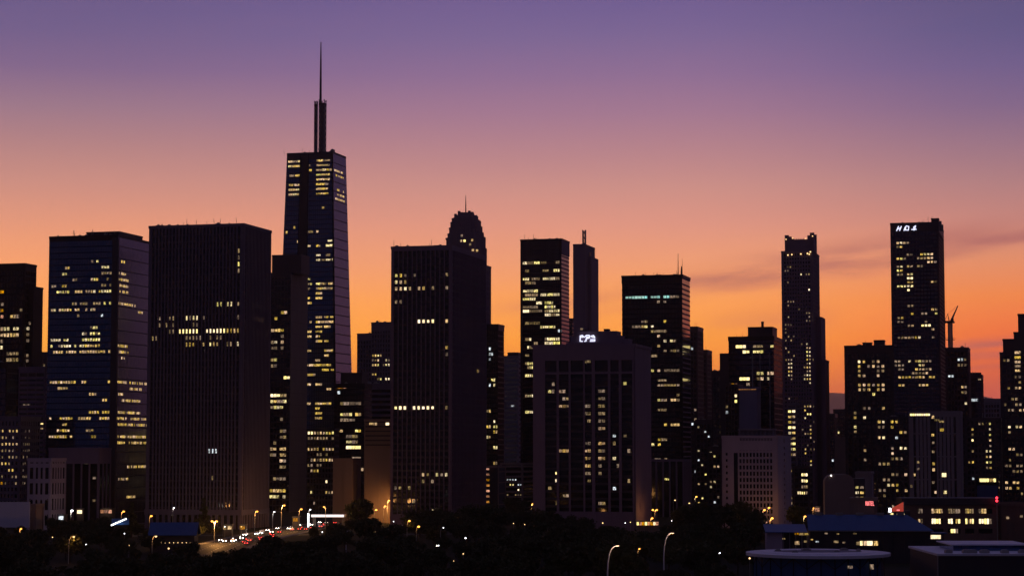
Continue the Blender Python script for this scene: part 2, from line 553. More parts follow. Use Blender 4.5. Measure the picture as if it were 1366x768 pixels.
    # the low sky is as bright as it has to be to reach the eye through the haze
    gain = math_('ADD', 1.07, math_('MULTIPLY', rng(elev, 8.6, 1.8, smooth=True), 0.62))
    gm = N('ShaderNodeVectorMath'); gm.operation = 'SCALE'; L(west, gm.inputs[0]); L(gain, gm.inputs['Scale']); west = gm.outputs[0]
    sun_side = rng(y, 0.35, 0.93, smooth=True)
    col = mix(sun_side, east, west)
    L(col, bg.inputs["Color"])
    bg.inputs["Strength"].default_value = 1.0
SKY_C = [(0, (220, 80, 30)), (1, (248, 108, 14)), (2.04, (255, 142, 8)), (3.06, (253, 157, 36)), (4.08, (244, 155, 76)), (5.1, (233, 153, 108)),
         (6.13, (223, 150, 127)), (7.15, (208, 147, 137)), (8.16, (188, 136, 144)), (9.15, (165, 123, 149)), (10.2, (141, 111, 151)), (11.2, (122, 103, 150)), (12.2, (107, 93, 147))]
SKY_R = [(0, (176, 66, 80)), (1, (214, 86, 74)), (2.04, (232, 98, 50)), (3.06, (237, 107, 36)), (4.08, (232, 128, 60)), (5.1, (219, 138, 98)),
         (6.13, (196, 132, 120)), (7.15, (178, 129, 131)), (8.16, (156, 119, 138)), (9.15, (130, 105, 141)), (10.2, (106, 94, 142)), (11.2, (94, 88, 135)), (12.2, (86, 82, 129))]
SKY_L = [(0, (238, 122, 40)), (1, (250, 150, 40)), (2.9, (255, 168, 36)), (4.08, (250, 162, 78)), (5.1, (240, 156, 104)),
         (6.13, (227, 152, 120)), (7.15, (208, 146, 132)), (8.16, (186, 136, 137)), (9.15, (158, 123, 142)), (10.2, (128, 104, 143)), (11.2, (109, 95, 141)), (12.2, (98, 88, 138))]
build_sky()

scene.view_settings.view_transform = 'Standard'
scene.view_settings.look = 'None'
scene.view_settings.exposure = 0
scene.view_settings.gamma = 1
scene.view_settings.use_curve_mapping = False
scene.cycles.max_bounces = 5
scene.cycles.sample_clamp_indirect = 2.0
scene.cycles.use_denoising = True

# ------------------------------------------------------------------ ground, road, hills
def ground_mat(name, a, b, scale, rough=0.95):
    m, nt, bs, out = new_mat(name)
    tc = nt.nodes.new("ShaderNodeTexCoord"); nz = nt.nodes.new("ShaderNodeTexNoise")
    nz.inputs["Scale"].default_value = scale; nz.inputs["Detail"].default_value = 8
    nt.links.new(tc.outputs["Object"], nz.inputs["Vector"])
    mx = nt.nodes.new("ShaderNodeMix"); mx.data_type = 'RGBA'
    mx.inputs["A"].default_value = (*a, 1); mx.inputs["B"].default_value = (*b, 1)
    nt.links.new(nz.outputs["Fac"], mx.inputs["Factor"]); nt.links.new(mx.outputs["Result"], bs.inputs["Base Color"])
    bs.inputs["Specular IOR Level"].default_value = 0.06
    bs.inputs["Roughness"].default_value = rough
    return m
b = MB(); b.quad((-30000, -500, 0), (30000, -500, 0), (30000, 45000, 0), (-30000, 45000, 0))
tag(b.build('ground', ground_mat('ground_soil', (0.016, 0.018, 0.010), (0.034, 0.034, 0.024), 0.05)), kind='structure')

asphalt = ground_mat('asphalt', (0.040, 0.039, 0.040), (0.062, 0.060, 0.060), 0.8, 0.7)
road_px = [(235, 760), (268, 742), (300, 727), (330, 719), (362, 712), (396, 705), (428, 700), (452, 697)]
road_pts = [on_ground(*p) for p in road_px]
def strip(pts, half, z):
    b = MB(); prev = None
    for i, p in enumerate(pts):
        t = (pts[min(i + 1, len(pts) - 1)] - pts[max(i - 1, 0)]); t.z = 0; t.normalize()
        n = Vector((t.y, -t.x, 0))
        a, c = Vector((p.x, p.y, z)) - n * half, Vector((p.x, p.y, z)) + n * half
        if prev: b.quad(prev[0], prev[1], c, a)
        prev = (a, c)
    return b
tag(strip(road_pts, 11, 0.004).build('road', asphalt), kind='structure')
kb = MB()
for side in (-1, 1):
    for p, q in zip(road_pts, road_pts[1:]):
        t = (q - p); t.z = 0; ln = t.length; t.normalize(); n = Vector((t.y, -t.x, 0)) * side
        a, c = p + n * 11.05, q + n * 11.05
        a2, c2 = a + n * 3, c + n * 3
        f = (lambda v, z: (v.x, v.y, z))
        if side > 0: kb.hexa([f(a, -.05), f(a2, -.05), f(c2, -.05), f(c, -.05), f(a, .14), f(a2, .14), f(c2, .14), f(c, .14)])
        else: kb.hexa([f(a2, -.05), f(a, -.05), f(c, -.05), f(c2, -.05), f(a2, .14), f(a, .14), f(c, .14), f(c2, .14)])
tag(kb.build('pavement', ground_mat('paving', (0.12, 0.115, 0.11), (0.2, 0.19, 0.18), 0.6)), kind='structure')
mk = MB()
for p, q in zip(road_pts, road_pts[1:]):
    t = (q - p); t.z = 0; ln = t.length; t.normalize(); n = Vector((t.y, -t.x, 0))
    for off in (-5.5, 0, 5.5):
        s_ = 2.0
        while s_ + 4 < ln:
            a = p + t * s_ + n * off; c = a + t * 4; e = n * 0.09
            mk.quad((*(a - e).xy, .009), (*(a + e).xy, .009), (*(c + e).xy, .009), (*(c - e).xy, .009))
            s_ += 9
tag(mk.build('road_markings', M['white']), kind='structure')
# cross street in front of the towers
cross = [on_ground(60, 716), on_ground(200, 714), on_ground(330, 713), on_ground(480, 712), on_ground(700, 711), on_ground(900, 711), on_ground(1100, 712)]
tag(strip(cross, 8, 0.008).build('road', asphalt), kind='structure')

hb = MB()
nx = 150
def ridge(x):
    return 372 + 34 * math.sin(x * 0.0011 + 1.3) + 20 * math.sin(x * 0.0031) + 9 * math.sin(x * 0.011 + 2) + 3 * math.sin(x * 0.041)
prof = [(-2500, 0), (-1500, 0.32), (-700, 0.70), (0, 1.0), (1200, 0.75), (2500, 0)]
rows = []
for i in range(nx + 1):
    x = -18000 + 36000 * i / nx
    rows.append([(x, 33000 + dy * 2, ridge(x * .4) * 2.6 * hh * (1 + 0.04 * math.sin(x * 0.003 + dy)) - 2) for dy, hh in prof])
for i in range(nx):
    for j in range(len(prof) - 1):
        hb.quad(rows[i][j], rows[i + 1][j], rows[i + 1][j + 1], rows[i][j + 1])
tag(hb.build('hills', ground_mat('hill_scrub', (0.05, 0.06, 0.04), (0.09, 0.085, 0.06), 0.01)), kind='structure')

# ------------------------------------------------------------------ the towers
def bays(s, target, corner=0.0):
    s.cp = (s.w - 2 * corner) / max(1, round((s.w - 2 * corner) / target))
    s.c0 = corner
    return s.cp

# blue glass tower
s = Bld('glass_tower', 'blue glass office tower with many scattered lit floors, next to the wide dark ribbed slab', 'office tower', 66, 157, 200, 314, 1150)
s.fh = 3.32; bays(s, 1.6)
s.core('g_navy')
s.clad('black', 'fl', fins=(s.cp, 0.14, 0.10), bands=(s.fh, 0.5, 0.07), parapet=0.9, t_solid=0.12, crown=2.6)
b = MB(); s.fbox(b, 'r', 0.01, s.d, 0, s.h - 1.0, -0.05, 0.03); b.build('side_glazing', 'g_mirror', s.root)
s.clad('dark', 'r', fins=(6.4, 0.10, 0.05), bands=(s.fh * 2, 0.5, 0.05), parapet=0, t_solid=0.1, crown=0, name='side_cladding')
b = MB(); s.fbox(b, 'f', s.w - 3.2, s.w + 0.5, 0, s.h - 1.2, -0.05, 0.35); s.fbox(b, 'r', 0, 1.6, 0, s.h - 1.2, -0.05, 0.34)
b.build('corner_column', 'dark', s.root)
s.roof(); s.block(112, 156, 309, 3, 30, 'dark'); s.units(14, 1, 1.7)
s.lights("f 348 120-134 y;f 357 83-93 y;f 355 135-147 w;f 364 83-93 w;f 363 135-147 d;f 370 121-132 y;f 369 139-147 w;f 377 136-147 d;f 372 98-103 d;f 379 70-76 d;f 386 70-76 y;f 386 83-92 y;"
         "f 386 101-133 y;f 386 135-147 w;f 393 77-93 w;f 393 123-128 w;f 409 98-133 d;f 408 135-147 w;f 418 70-126 y;f 424 103-106 d;f 424 133-136 v;f 439 121-132 w;f 447 108-133 w;"
         "f 455 67-91 w;f 455 110-132 w;f 463 67-103 w;f 463 106-132 w;f 472 69-147 d;f 472 107-130 y;f 513 68-104 w;f 513 107-116 d;f 513 145-150 y;f 522 77-90 d;f 522 118-133 y;"
         "f 547 118-133 b;f 547 133-148 w;f 557 67-70 d;f 557 81-88 y;f 557 92-97 y;f 557 105-120 d;f 557 130-148 w;f 567 82-88 w;f 576 77-92 d;f 576 115-125 d;f 586 66-95 y;f 586 105-115 y;f 586 123-130 y;"
         "f 622 112-143 y;f 640 118-126 d;f 667 120-128 d;f 531 136-144 d;"
         "r 350 158-167 d;r 363 158-168 d;r 370 158-171 y;r 378 158-171 d;r 386 158-171 y;r 402 158-180 y;r 408 158-166 d;r 413 184-190 d;r 463 157-170 d;r 472 157-171 y;r 479 160-166 d;r 513 156-169 y;r 513 173-196 y;"
         "r 522 158-167 d;r 522 172-191 y;r 531 163-187 d;r 547 157-187 d;r 557 156-168 y;r 557 171-195 w;r 566 157-168 y;r 566 171-196 y;r 586 157-195 d;r 594 156-167 y;r 594 171-195 d;r 622 170-196 y;r 640 157-170 y;r 667 165-180 d", run=1, wh=.42, fill=.78, dens=.82)
s.done()

# dark ribbed slab
s = Bld('ribbed_tower', 'wide dark slab tower with close vertical ribs and two lit floors, above the lit avenue', 'office tower', 200, 325, 361, 299, 1100)
s.fh = 3.5; bays(s, 1.95, 1.6)
s.core('g_dark')
s.clad('brown', 'frl', fins=(s.cp, 0.75, 0.62), corner=1.6, crown=1.2, base=0, z0=10, t_solid=0.5, parapet=1.0)
b = MB()
for f in 'frl':
    L_ = s.face(f)[3]
    s.fbox(b, f, -0.7 if f == 'f' else 0, L_ + (0.7 if f == 'f' else 0), 7.2, 10, -0.05, 0.75)
    n = 16 if f == 'f' else 10
    for i in range(n + 1):
        u = min(max(L_ * i / n, 0.7), L_ - 0.7); s.fbox(b, f, u - 0.7, u + 0.7, 0, 7.2, -0.05, 0.7)
b.build('arcade', 'brown', s.root)
b = MB()
for i in range(int(s.h / s.fh) - 3): s.fbox(b, 'f', 1.6, s.w - 1.6, (i + 3) * s.fh, (i + 3) * s.fh + 0.9, -0.05, 0.10)
for i in range(int(s.h / s.fh) - 3): s.fbox(b, 'r', 1.6, s.d - 1.6, (i + 3) * s.fh, (i + 3) * s.fh + 0.9, -0.05, 0.10)
b.build('spandrel_cladding', 'dark', s.root)
s.roof(); s.units(16, 2, 1.3); s.block(206, 212, 301, 1, 4, 'dark', 'roof_unit')
s.lights("f 403 285-316 w;f 423 213-235 d;f 423 250-266 w;f 423 272-283 w;f 432 213-233 d;f 432 256-266 d;f 440 225-232 d;f 440 236-244 b;f 440 248-265 b;f 440 272-300 b;f 440 300-318 y;"
         "f 449 248-298 d;f 458 248-266 y;f 458 271-298 y;f 458 300-316 y;f 448 203-208 d;f 603 276-283 v;f 603 284-290 v;f 639 282-285 d;f 338 318-324 d;f 346 318-324 d;f 356 318-324 y;f 364 318-324 d;f 403 318-324 w;"
         "f 422 318-324 d;f 440 318-324 y;f 458 318-324 y;r 405 335-360 d;r 440 335-360 d;r 423 335-350 d", fill=0.45, wh=0.62, dens=0.8)
s.done()

# tapered tower with the twin-mast spire
s = Bld('skyscraper', 'tallest tapered glass skyscraper with a tall needle spire between twin lattice columns', 'skyscraper', 383, 444, 458, 203, 1500, taper=0.72)
# the given corners are the roof's: undo the taper so that the roof lands on them
wt, dt = s.w, s.d
s.w, s.d = wt / s.taper, max(dt, wt * 0.8) / s.taper
shift = (s.w - wt) / 2
s.P = s.P + s.ux * shift - s.uy * (s.d - s.d * s.taper) / 2
s.root.location = s.P
s.fh = 3.43; s.cp = s.w / 26
s.core('g_navy')
s.clad('dark', 'fl', fins=(s.cp, 0.16, 0.09), bands=(s.fh, 0.6, 0.07), crown=5, t_solid=0.14, parapet=1.0)
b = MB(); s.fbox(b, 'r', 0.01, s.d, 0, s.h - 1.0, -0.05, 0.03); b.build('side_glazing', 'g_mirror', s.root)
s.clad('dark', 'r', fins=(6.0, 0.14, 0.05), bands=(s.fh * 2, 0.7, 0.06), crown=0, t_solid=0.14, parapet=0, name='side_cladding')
b = MB(); s.fbox(b, 'f', s.w * 0.30, s.w * 0.475, 0, s.h - 2, -0.05, 0.22)
b.build('recess_glazing', 'g_dark', s.root)
b = MB()
for u in (0.30, 0.475): s.fbox(b, 'f', s.w * u - 0.5, s.w * u + 0.5, 0, s.h - 1, -0.05, 0.55)
s.fbox(b, 'f', s.w - 1.2, s.w + 0.35, 0, s.h - 1, -0.05, 0.4)
b.build('corner_column', 'black', s.root)
s.roof('dark'); s.units(10, 3, 2.4, 5)
for y in (219, 225.5, 232, 238, 245, 251, 257, 263): s.lights(f"f {y} 386-401 y", fill=1.0, wh=0.42, run=3, dens=0.95)
for y in (217, 224, 230, 236, 242, 249, 255, 260): s.lights(f"f {y} 423-438 y", fill=1.0, wh=0.42, run=3, dens=0.95)
s.lights("f 230 438-446 y;f 220 409-412 d;f 225 411-415 y;f 231 410-415 d;f 279 429-432 y;f 309 409-416 d;f 309 422-425 y;f 322 436-442 w;f 331 409-415 y;f 331 422-426 y;f 331 436-446 w;f 338 421-426 w;f 338 436-441 d;"
         "f 344 421-426 d;f 344 436-446 w;f 350 421-426 y;f 350 430-434 d;f 350 436-446 y;f 371 409-414 w;f 378 409-415 w;f 378 421-428 w;f 378 430-436 y;f 378 439-447 y;f 385 409-413 d;f 385 421-428 y;f 385 431-447 y;"
         "f 391 421-428 y;f 399 421-429 y;f 400 409-414 d;f 407 409-415 y;f 421 422-430 d;f 421 433-438 y;f 421 441-450 y;f 430 409-415 w;f 430 422-431 y;f 430 433-440 y;f 430 441-450 w;f 437 422-430 y;f 437 434-441 y;f 444 409-414 y;f 444 422-429 y;"
         "f 451 422-426 d;f 451 409-415 w;f 458 421-430 w;f 458 434-439 d;f 466 409-414 o;f 466 434-446 y;f 473 433-439 y;f 480 422-426 d;f 487 409-420 b;f 487 420-440 y;f 495 431-438 w;f 495 443-454 y;f 503 410-420 y;f 510 410-414 y;f 510 422-429 y;f 522 435-440 y;"
         "f 539 410-414 y;f 539 422-428 y;f 539 431-440 y;f 547 422-427 d;f 554 422-430 y;f 560 420-428 d", fill=0.95, wh=0.45, run=2)
s.scatter('f', 380, 406, 300, 340, 7, 'dd')
for i in range(34):
    y = 219 + i * 6.4
    if i < 9 and R.random() < .6: s.lights(f"r {y} {446 + i * .25}-{457 + i*.3} d", fill=0.9, wh=0.4, run=2, dens=0.6)
s.done()
sp = empty('spire', (0, 0, 0)); sp.parent = s.root
sx = lambda px, py, yy=10: (at(px, py, s.P.y + yy) - s.P).dot(s.ux)
yc = s.d / 2
def spz(py): return at(424, py, s.P.y + yc * .9).z
def lattice(b, x, y, half, z0, z1, r=0.22, step=6.0):
    cs = [(-half, -half), (half, -half), (half, half), (-half, half)]
    for a, c in cs: b.tube([(x + a, y + c, z0), (x + a, y + c, z1)], r, 5)
    n = max(1, int((z1 - z0) / step))
    for i in range(n):
        za, zb = z0 + (z1 - z0) * i / n, z0 + (z1 - z0) * (i + 1) / n
        for j in range(4):
            (a, c), (e, f) = cs[j], cs[(j + 1) % 4]
            b.tube([(x + a, y + c, za), (x + e, y + f, zb)], r * 0.75, 4)
            b.tube([(x + e, y + f, za), (x + a, y + c, zb)], r * 0.75, 4)
            b.tube([(x + a, y + c, za), (x + e, y + f, za)], r * 0.75, 4)
kx = s.P.y / F
xm = sx(424, 150, yc)
for (c0_, c1_, top) in ((415.8, 419.3, 137), (423.3, 431.2, 136)):
    b = MB(); xa, xb = sx(c0_, 170, yc), sx(c1_, 170, yc); hw = (xb - xa) / 2
    b.box(xa + .25, xb - .25, yc - hw + .2, yc + hw - .2, s.h - 2, spz(top) - 1)
    b.build('spire_core', 'dark', s.root)
    b = MB(); lattice(b, (xa + xb) / 2, yc, hw, s.h - 1, spz(top) + 2.5, 0.22, 4.0)
    b.build('lattice', 'steel', s.root)
    b = MB(); b.box(xa - .2, xb + .2, yc - hw - .2, yc + hw + .2, spz(top) - 1.6, spz(top))
    b.build('spire_platform', 'dark', s.root)
b = MB(); xn = sx(424.6, 100, yc)
b.tube([(xn, yc, spz(142)), (xn, yc, spz(128)), (xn, yc, spz(80)), (xn, yc, spz(54))], [0.95, 0.9, 0.62, 0.3], 10)
b.build('needle', 'dark', s.root)
bpy.data.objects.remove(sp)

# block with a blank brown side in front of the skyscraper
s = Bld('office_tower', 'narrow dark office tower with a blank brown side wall, right behind the ribbed slab', 'office tower', 345, 388, 410, 364, 1400)
s.fh = 3.95; bays(s, 2.4)
s.core('g_dark')
s.clad('dark', 'fl', fins=(s.cp, 0.3, 0.12), bands=(s.fh, 0.9, 0.2), crown=3)
b = MB(); s.fbox(b, 'r', 0, s.d, 0, s.h - .9, -0.05, 0.43)
b.build('side_wall', 'tan', s.root)
b = MB()
for i in range(1, int(s.h / (s.fh * 2))): s.fbox(b, 'r', 0.4, s.d - .4, i * s.fh * 2, i * s.fh * 2 + 0.12, 0.40, 0.47)
b.build('panel_joint', 'dark', s.root)
s.roof(); s.block(361, 400, 340, 2.5, 16, 'dark'); s.units(3, 4, 1.6)
s.lights("f 414 376-382 y;f 425 366-381 y;f 440 363-380 y;f 448 375-380 d;f 456 363-370 w;f 456 373-380 y;f 464 363-368 d;f 464 376-379 d;f 478 363-367 w;f 487 363-369 d;f 501 379-386 b;f 524 362-372 b;f 524 373-382 d;f 539 363-369 y;f 539 372-381 y;"
         "f 547 362-382 w;f 563 373-377 d;f 572 372-380 d;f 581 372-380 d;f 588 363-366 d;f 597 362-369 y;f 597 372-381 y;f 605 362-369 d;f 605 372-381 y;f 613 373-381 y;f 621 373-380 d;f 642 363-381 d;f 651 362-381 y;f 660 362-382 w", fill=0.9, wh=0.5)
s.done()

# stepped brown block far behind
s = Bld('stepped_tower', 'far brown stepped block with a few lit floors, left of the second ribbed tower', 'office tower', 477, 503, 508, 445, 1760, d=30)
s.fh = 3.9; bays(s, 2.4); s.core('g_dark'); s.clad('brown', 'frl', fins=(s.cp, 0.9, 0.4), bands=(s.fh, 1.2, 0.2), crown=6); s.roof()
s.units(3, 5, 1.4); s.scatter('f', 478, 500, 490, 560, 5, 'dy'); s.done()
s = Bld('stepped_tower', 'far brown tower with lit upper rooms rising behind the brown stepped block', 'office tower', 496, 528, 534, 430, 1740, d=30)
s.fh = 3.9; bays(s, 2.4); s.core('g_dark'); s.clad('brown', 'frl', fins=(s.cp, 0.9, 0.4), bands=(s.fh, 1.2, 0.2), crown=7); s.roof(); s.units(4, 6, 1.8)
s.lights("f 474 498-508 y;f 479 494-501 d;f 479 502-507 y;f 479 515-520 y;f 485 492-506 y;f 485 512-521 w;f 499 491-503 y;f 505 503-508 w;f 505 515-521 w", wh=0.45, fill=.9); s.done()

# lower buildings between the skyscraper and the second ribbed tower
s = Bld('office_building', 'mid-rise office block with rows of small lit windows at the foot of the skyscraper', 'office building', 410, 446, 452, 572, 1290)
s.fh = 3.3; bays(s, 1.9); s.core('g_dark'); s.clad('dark', 'frl', fins=(s.cp, 0.5, 0.3), bands=(s.fh, 1.2, 0.2), crown=1); s.roof()
s.lights("f 575 412-418 b;f 575 420-446 y;f 581 412-446 d;f 588 412-446 d;f 588 423-428 y;f 602 412-446 y;f 609 412-446 d;f 616 413-444 y;f 623 412-430 d;f 631 412-430 y;f 642 433-443 b;f 658 435-444 y;f 660 412-416 w;f 669 417-420 w", fill=0.6, dens=0.72); s.done()
s = Bld('office_building', 'dark glazed mid-rise with long yellow lit floors, beside the lit blank brown block', 'office building', 446, 486, 496, 512, 1420)
s.fh = 3.7; bays(s, 2.2); s.core('g_dark'); s.clad('black', 'frl', fins=(s.cp, 0.2, 0.1), bands=(s.fh, 1.1, 0.25), crown=2.5); s.roof()
s.block(452, 480, 497, 4, 12, 'dark'); s.units(3, 8, 1.5)
s.lights("f 519 449-463 o;f 527 452-455 v;f 538 454-482 d;f 552 455-470 w;f 552 474-482 y;f 560 455-475 d;f 573 476-483 y;f 573 446-456 y;f 580 464-476 d;f 587 464-475 w;f 594 464-483 b;f 610 470-482 d;f 627 470-483 y", fill=.9, run=2); s.done()
s = Bld('concrete_block', 'pale blank low block with a fine grooved face in front of the glazed mid-rise', 'building', 445, 470, 486, 612, 1200, d=14)
s.fh = 4; s.cp = 2; s.core('tan', name='wall'); s.clad('tan', 'frl', fins=(1.6, 0.8, 0.2), corner=6, crown=3, base=3); s.roof(); s.done()
s = Bld('concrete_block', 'large blank brown concrete block washed orange by street lamps at its foot', 'building', 487, 525, 532, 560, 1190, d=26)
s.fh = 3.6; bays(s, 2.6); s.core('tan', name='wall')
b = MB()
for i in range(6): s.fbox(b, 'f', 0.4, s.w - .4, s.h - 1.4 - i * 2.6, s.h - 0.6 - i * 2.6, -0.05, 0.5)
b.build('louver', 'dark', s.root)
s.clad('tan', 'frl', corner=0.9, fins=(9, 0.25, 0.1), crown=0, base=2)
s.roof(); s.lights("f 561 494-505 y;f 561 516-521 b;f 567 498-505 w", fill=.9); s.done()
s = Bld('office_tower', 'dark louvred block standing behind the blank brown concrete block', 'office tower', 484, 525, 530, 512, 1480, d=24)
s.fh = 3.8; bays(s, 2.6); s.core('g_dark'); s.clad('brown', 'frl', bands=(s.fh, 1.7, 0.3), corner=1, crown=2); s.roof(); s.units(3, 9, 2); s.done()

# second ribbed tower
s = Bld('ribbed_tower', 'dark square tower with thin pale ribs and one brightly lit middle floor', 'office tower', 523, 602, 648, 328, 1150)
s.fh = 3.65; bays(s, 2.6, 1.2)
s.core('g_dark')
s.clad('plum', 'frl', fins=(s.cp, 0.5, 0.55), corner=1.2, crown=2.2, base=6, t_solid=0.5, parapet=1.0)
b = MB()
for f in 'fr':
    L_ = s.face(f)[3]
    for i in range(2, int(s.h / s.fh)): s.fbox(b, f, 1.3, L_ - 1.3, i * s.fh, i * s.fh + 1.2, -0.05, 0.12)
b.build('spandrel_cladding', 'dark', s.root)
s.roof(); s.mast(525.5, 319, 331, 0.16, 1.5); s.block(578, 586, 327, 1.5, 4, 'dark', 'roof_unit'); s.units(8, 10, 1.1)
s.lights("f 369 527-546 y;f 369 551-558 d;f 369 592-596 d;f 377 527-552 y;f 387 527-534 y;f 387 538-552 y;f 387 557-574 y;f 387 575-597 d;f 432 555-582 b;f 432 592-596 y;f 442 601-604 w;f 465 592-596 y;f 474 591-595 d;f 474 601-604 d;"
         "f 545 527-581 b;f 545 592-597 d;f 545 601-604 w;f 629 562-602 y;f 639 562-582 d;f 652 527-535 d;f 652 545-550 d;f 403 527-545 d;r 432 618-626 d;r 442 608-620 d;r 447 610-622 d;r 491 620-626 d;r 494 634-640 y;f 665 550-556 d",
         fill=0.5, wh=0.5)
s.done()

# stepped art-deco crown behind it
s = Bld('stepped_tower', 'old stone tower with a rounded stepped crown and thin mast behind the ribbed tower', 'tower', 594, 640, 651, 352, 1560, d=30)
s.fh = 3.9; bays(s, 2.2)
s.core('g_dark'); s.clad('plum', 'frl', fins=(s.cp, 1.0, 0.4), bands=(s.fh, 1.5, 0.3), corner=2, crown=1.5); s.roof()
zz = lambda py: at(620, py, s.P.y + 12).z
cx_ = s.local_x(619.5, 300); cx_ = (at(619.5, 300, s.P.y + 15) - s.P).dot(s.ux)
def octo(b, half, z0, z1, cut=0.30, top=1.0):
    k = half * cut
    yc_ = 15
    P_ = [(-half + k, -half), (half - k, -half), (half, -half + k), (half, half - k), (half - k, half), (-half + k, half), (-half, half - k), (-half, -half + k)]
    b.prism([(cx_ + x, yc_ + y) for x, y in P_], z0, z1, top)
px1 = s.P.y / F
tiers = [(352, 333, 24.2), (333, 318, 22.8), (318, 312, 20.6), (312, 304, 18.9), (304, 296.5, 17.2), (296.5, 290.5, 13.8), (290.5, 286.5, 9.0)]
for y0, y1, hw in tiers:
    hh = hw * px1
    b = MB(); octo(b, hh, zz(y0) - 1, zz(y1)); octo(b, hh + 0.5, zz(y1) - 1.0, zz(y1) + 0.4)
    for j in range(9):
        a = -hh * 0.62 + hh * 1.24 * j / 8
        b.box(cx_ + a - 0.5, cx_ + a + 0.5, 15 - hh - 0.7, 15 - hh + 0.2, zz(y0), zz(y1) + 2.0)
        b.box(cx_ + hh - 0.2, cx_ + hh + 0.7, 15 + a - 0.5, 15 + a + 0.5, zz(y0), zz(y1) + 2.0)
    for a, c in ((-1, -1), (1, -1), (1, 1), (-1, 1)):
        b.box(cx_ + a * hh * .8 - 0.9, cx_ + a * hh * .8 + .9, 15 + c * hh * .8 - .9, 15 + c * hh * .8 + .9, zz(y0), zz(y1) + 3.2)
    b.build('crown_tier', 'plum', s.root)
b = MB(); octo(b, 3.4, zz(288), zz(284.5), .4, .6); b.build('crown_cap', 'dark', s.root)
b = MB(); b.tube([(cx_, 15, zz(288)), (cx_, 15, zz(272)), (cx_, 15, zz(259))], [0.55, 0.4, 0.15], 7); b.build('antenna', 'dark', s.root)
def crownlight(px, py, tone, hw_tier, wd=1.6, ht=1.6):
    p = at(px, py, s.P.y + 15 - hw_tier * px1 - 0.9) - s.P
    o = bpy.data.objects.new('window', pane_mesh(tone)); COL.objects.link(o); o.parent = s.root
    o.location = (p.dot(s.ux), 15 - hw_tier * px1 - 0.75, p.z); o.scale = (wd, 0.1, ht)
for px, py, tn in ((614, 313.5, 'd'), (613, 320.5, 'y'), (618, 320.5, 'b'), (629, 320, 'y'), (626, 325.5, 'd')): crownlight(px, py, tn, 22.8)
for px, py, tn in ((622, 335.5, 'd'), (626, 337, 'y'), (630, 333.2, 'y'), (636, 334, 'y'), (632, 340, 'd'), (637, 342, 'w'), (628, 345, 'd')): crownlight(px, py, tn, 24.2)
s.scatter('f', 596, 640, 355, 420, 6, 'd'); s.done()

# dark tower and its lower neighbours
s = Bld('office_tower', 'slim black tower with small cool lights just right of the second ribbed tower', 'office tower', 640, 664, 672, 433, 1500)
s.fh = 3.7; bays(s, 1.7); s.core('g_dark'); s.clad('black', 'frl', fins=(s.cp, 0.4, 0.2), bands=(s.fh, 1.0, 0.2), crown=4); s.roof(); s.units(2, 12, 1.2)
s.lights("f 458 647-650 y;f 464 651-654 v;f 470 651-657 v;f 475 651-654 v;f 480 651-654 v;f 510 656-661 w;f 515 652-655 v;f 515 657-661 w;f 549 645-653 y;f 561 657-661 w;f 568 644-655 y;f 568 657-664 w;f 576 657-664 y;f 582 644-655 y;f 594 657-664 w;f 618 657-664 y", fill=.85); s.done()
s = Bld('office_tower', 'far grey-blue tower with horizontal bands at its top, between two black towers', 'office tower', 672, 691, 696, 475, 1800, d=26)
s.fh = 4.0; bays(s, 3); s.core('g_mirror'); s.clad('grey', 'frl', bands=(s.fh, 2.0, 0.4), corner=1, crown=2); s.roof(); s.block(675, 689, 470, 5, 10, 'dark'); s.lights("f 543 684-687 v"); s.done()
s = Bld('office_building', 'low plain block with an orange lit stair stack, right of the second ribbed tower', 'building', 643, 664, 671, 622, 1320, d=18)
s.fh = 3.4; bays(s, 5.6); s.core('dark', name='wall'); s.clad('tan', 'rl', corner=1, bands=(6.8, 0.6, .3)); s.roof()
for y in (628, 635, 642, 649, 656, 663, 670): s.lights(f"f {y} 645-656 o", fill=0.95, wh=0.38, dens=2)
s.done()
s = Bld('parking_garage', 'low banded parking deck dotted with small white lamps', 'car park', 668, 697, 706, 618, 1380, d=30)
s.fh = 3.3; bays(s, 1.8); s.core('g_dark'); s.clad('tan', 'frl', bands=(s.fh, 1.3, 0.5), corner=0.8, crown=0.5); s.roof()
s.lights("f 631 669-672 w;f 638 670-698 v;f 647 670-673 v;f 647 678-684 w;f 647 692-698 v;f 653 690-694 b;f 661 673-678 d;f 661 688-698 d", fill=.5, wh=.3, dens=.7); s.done()

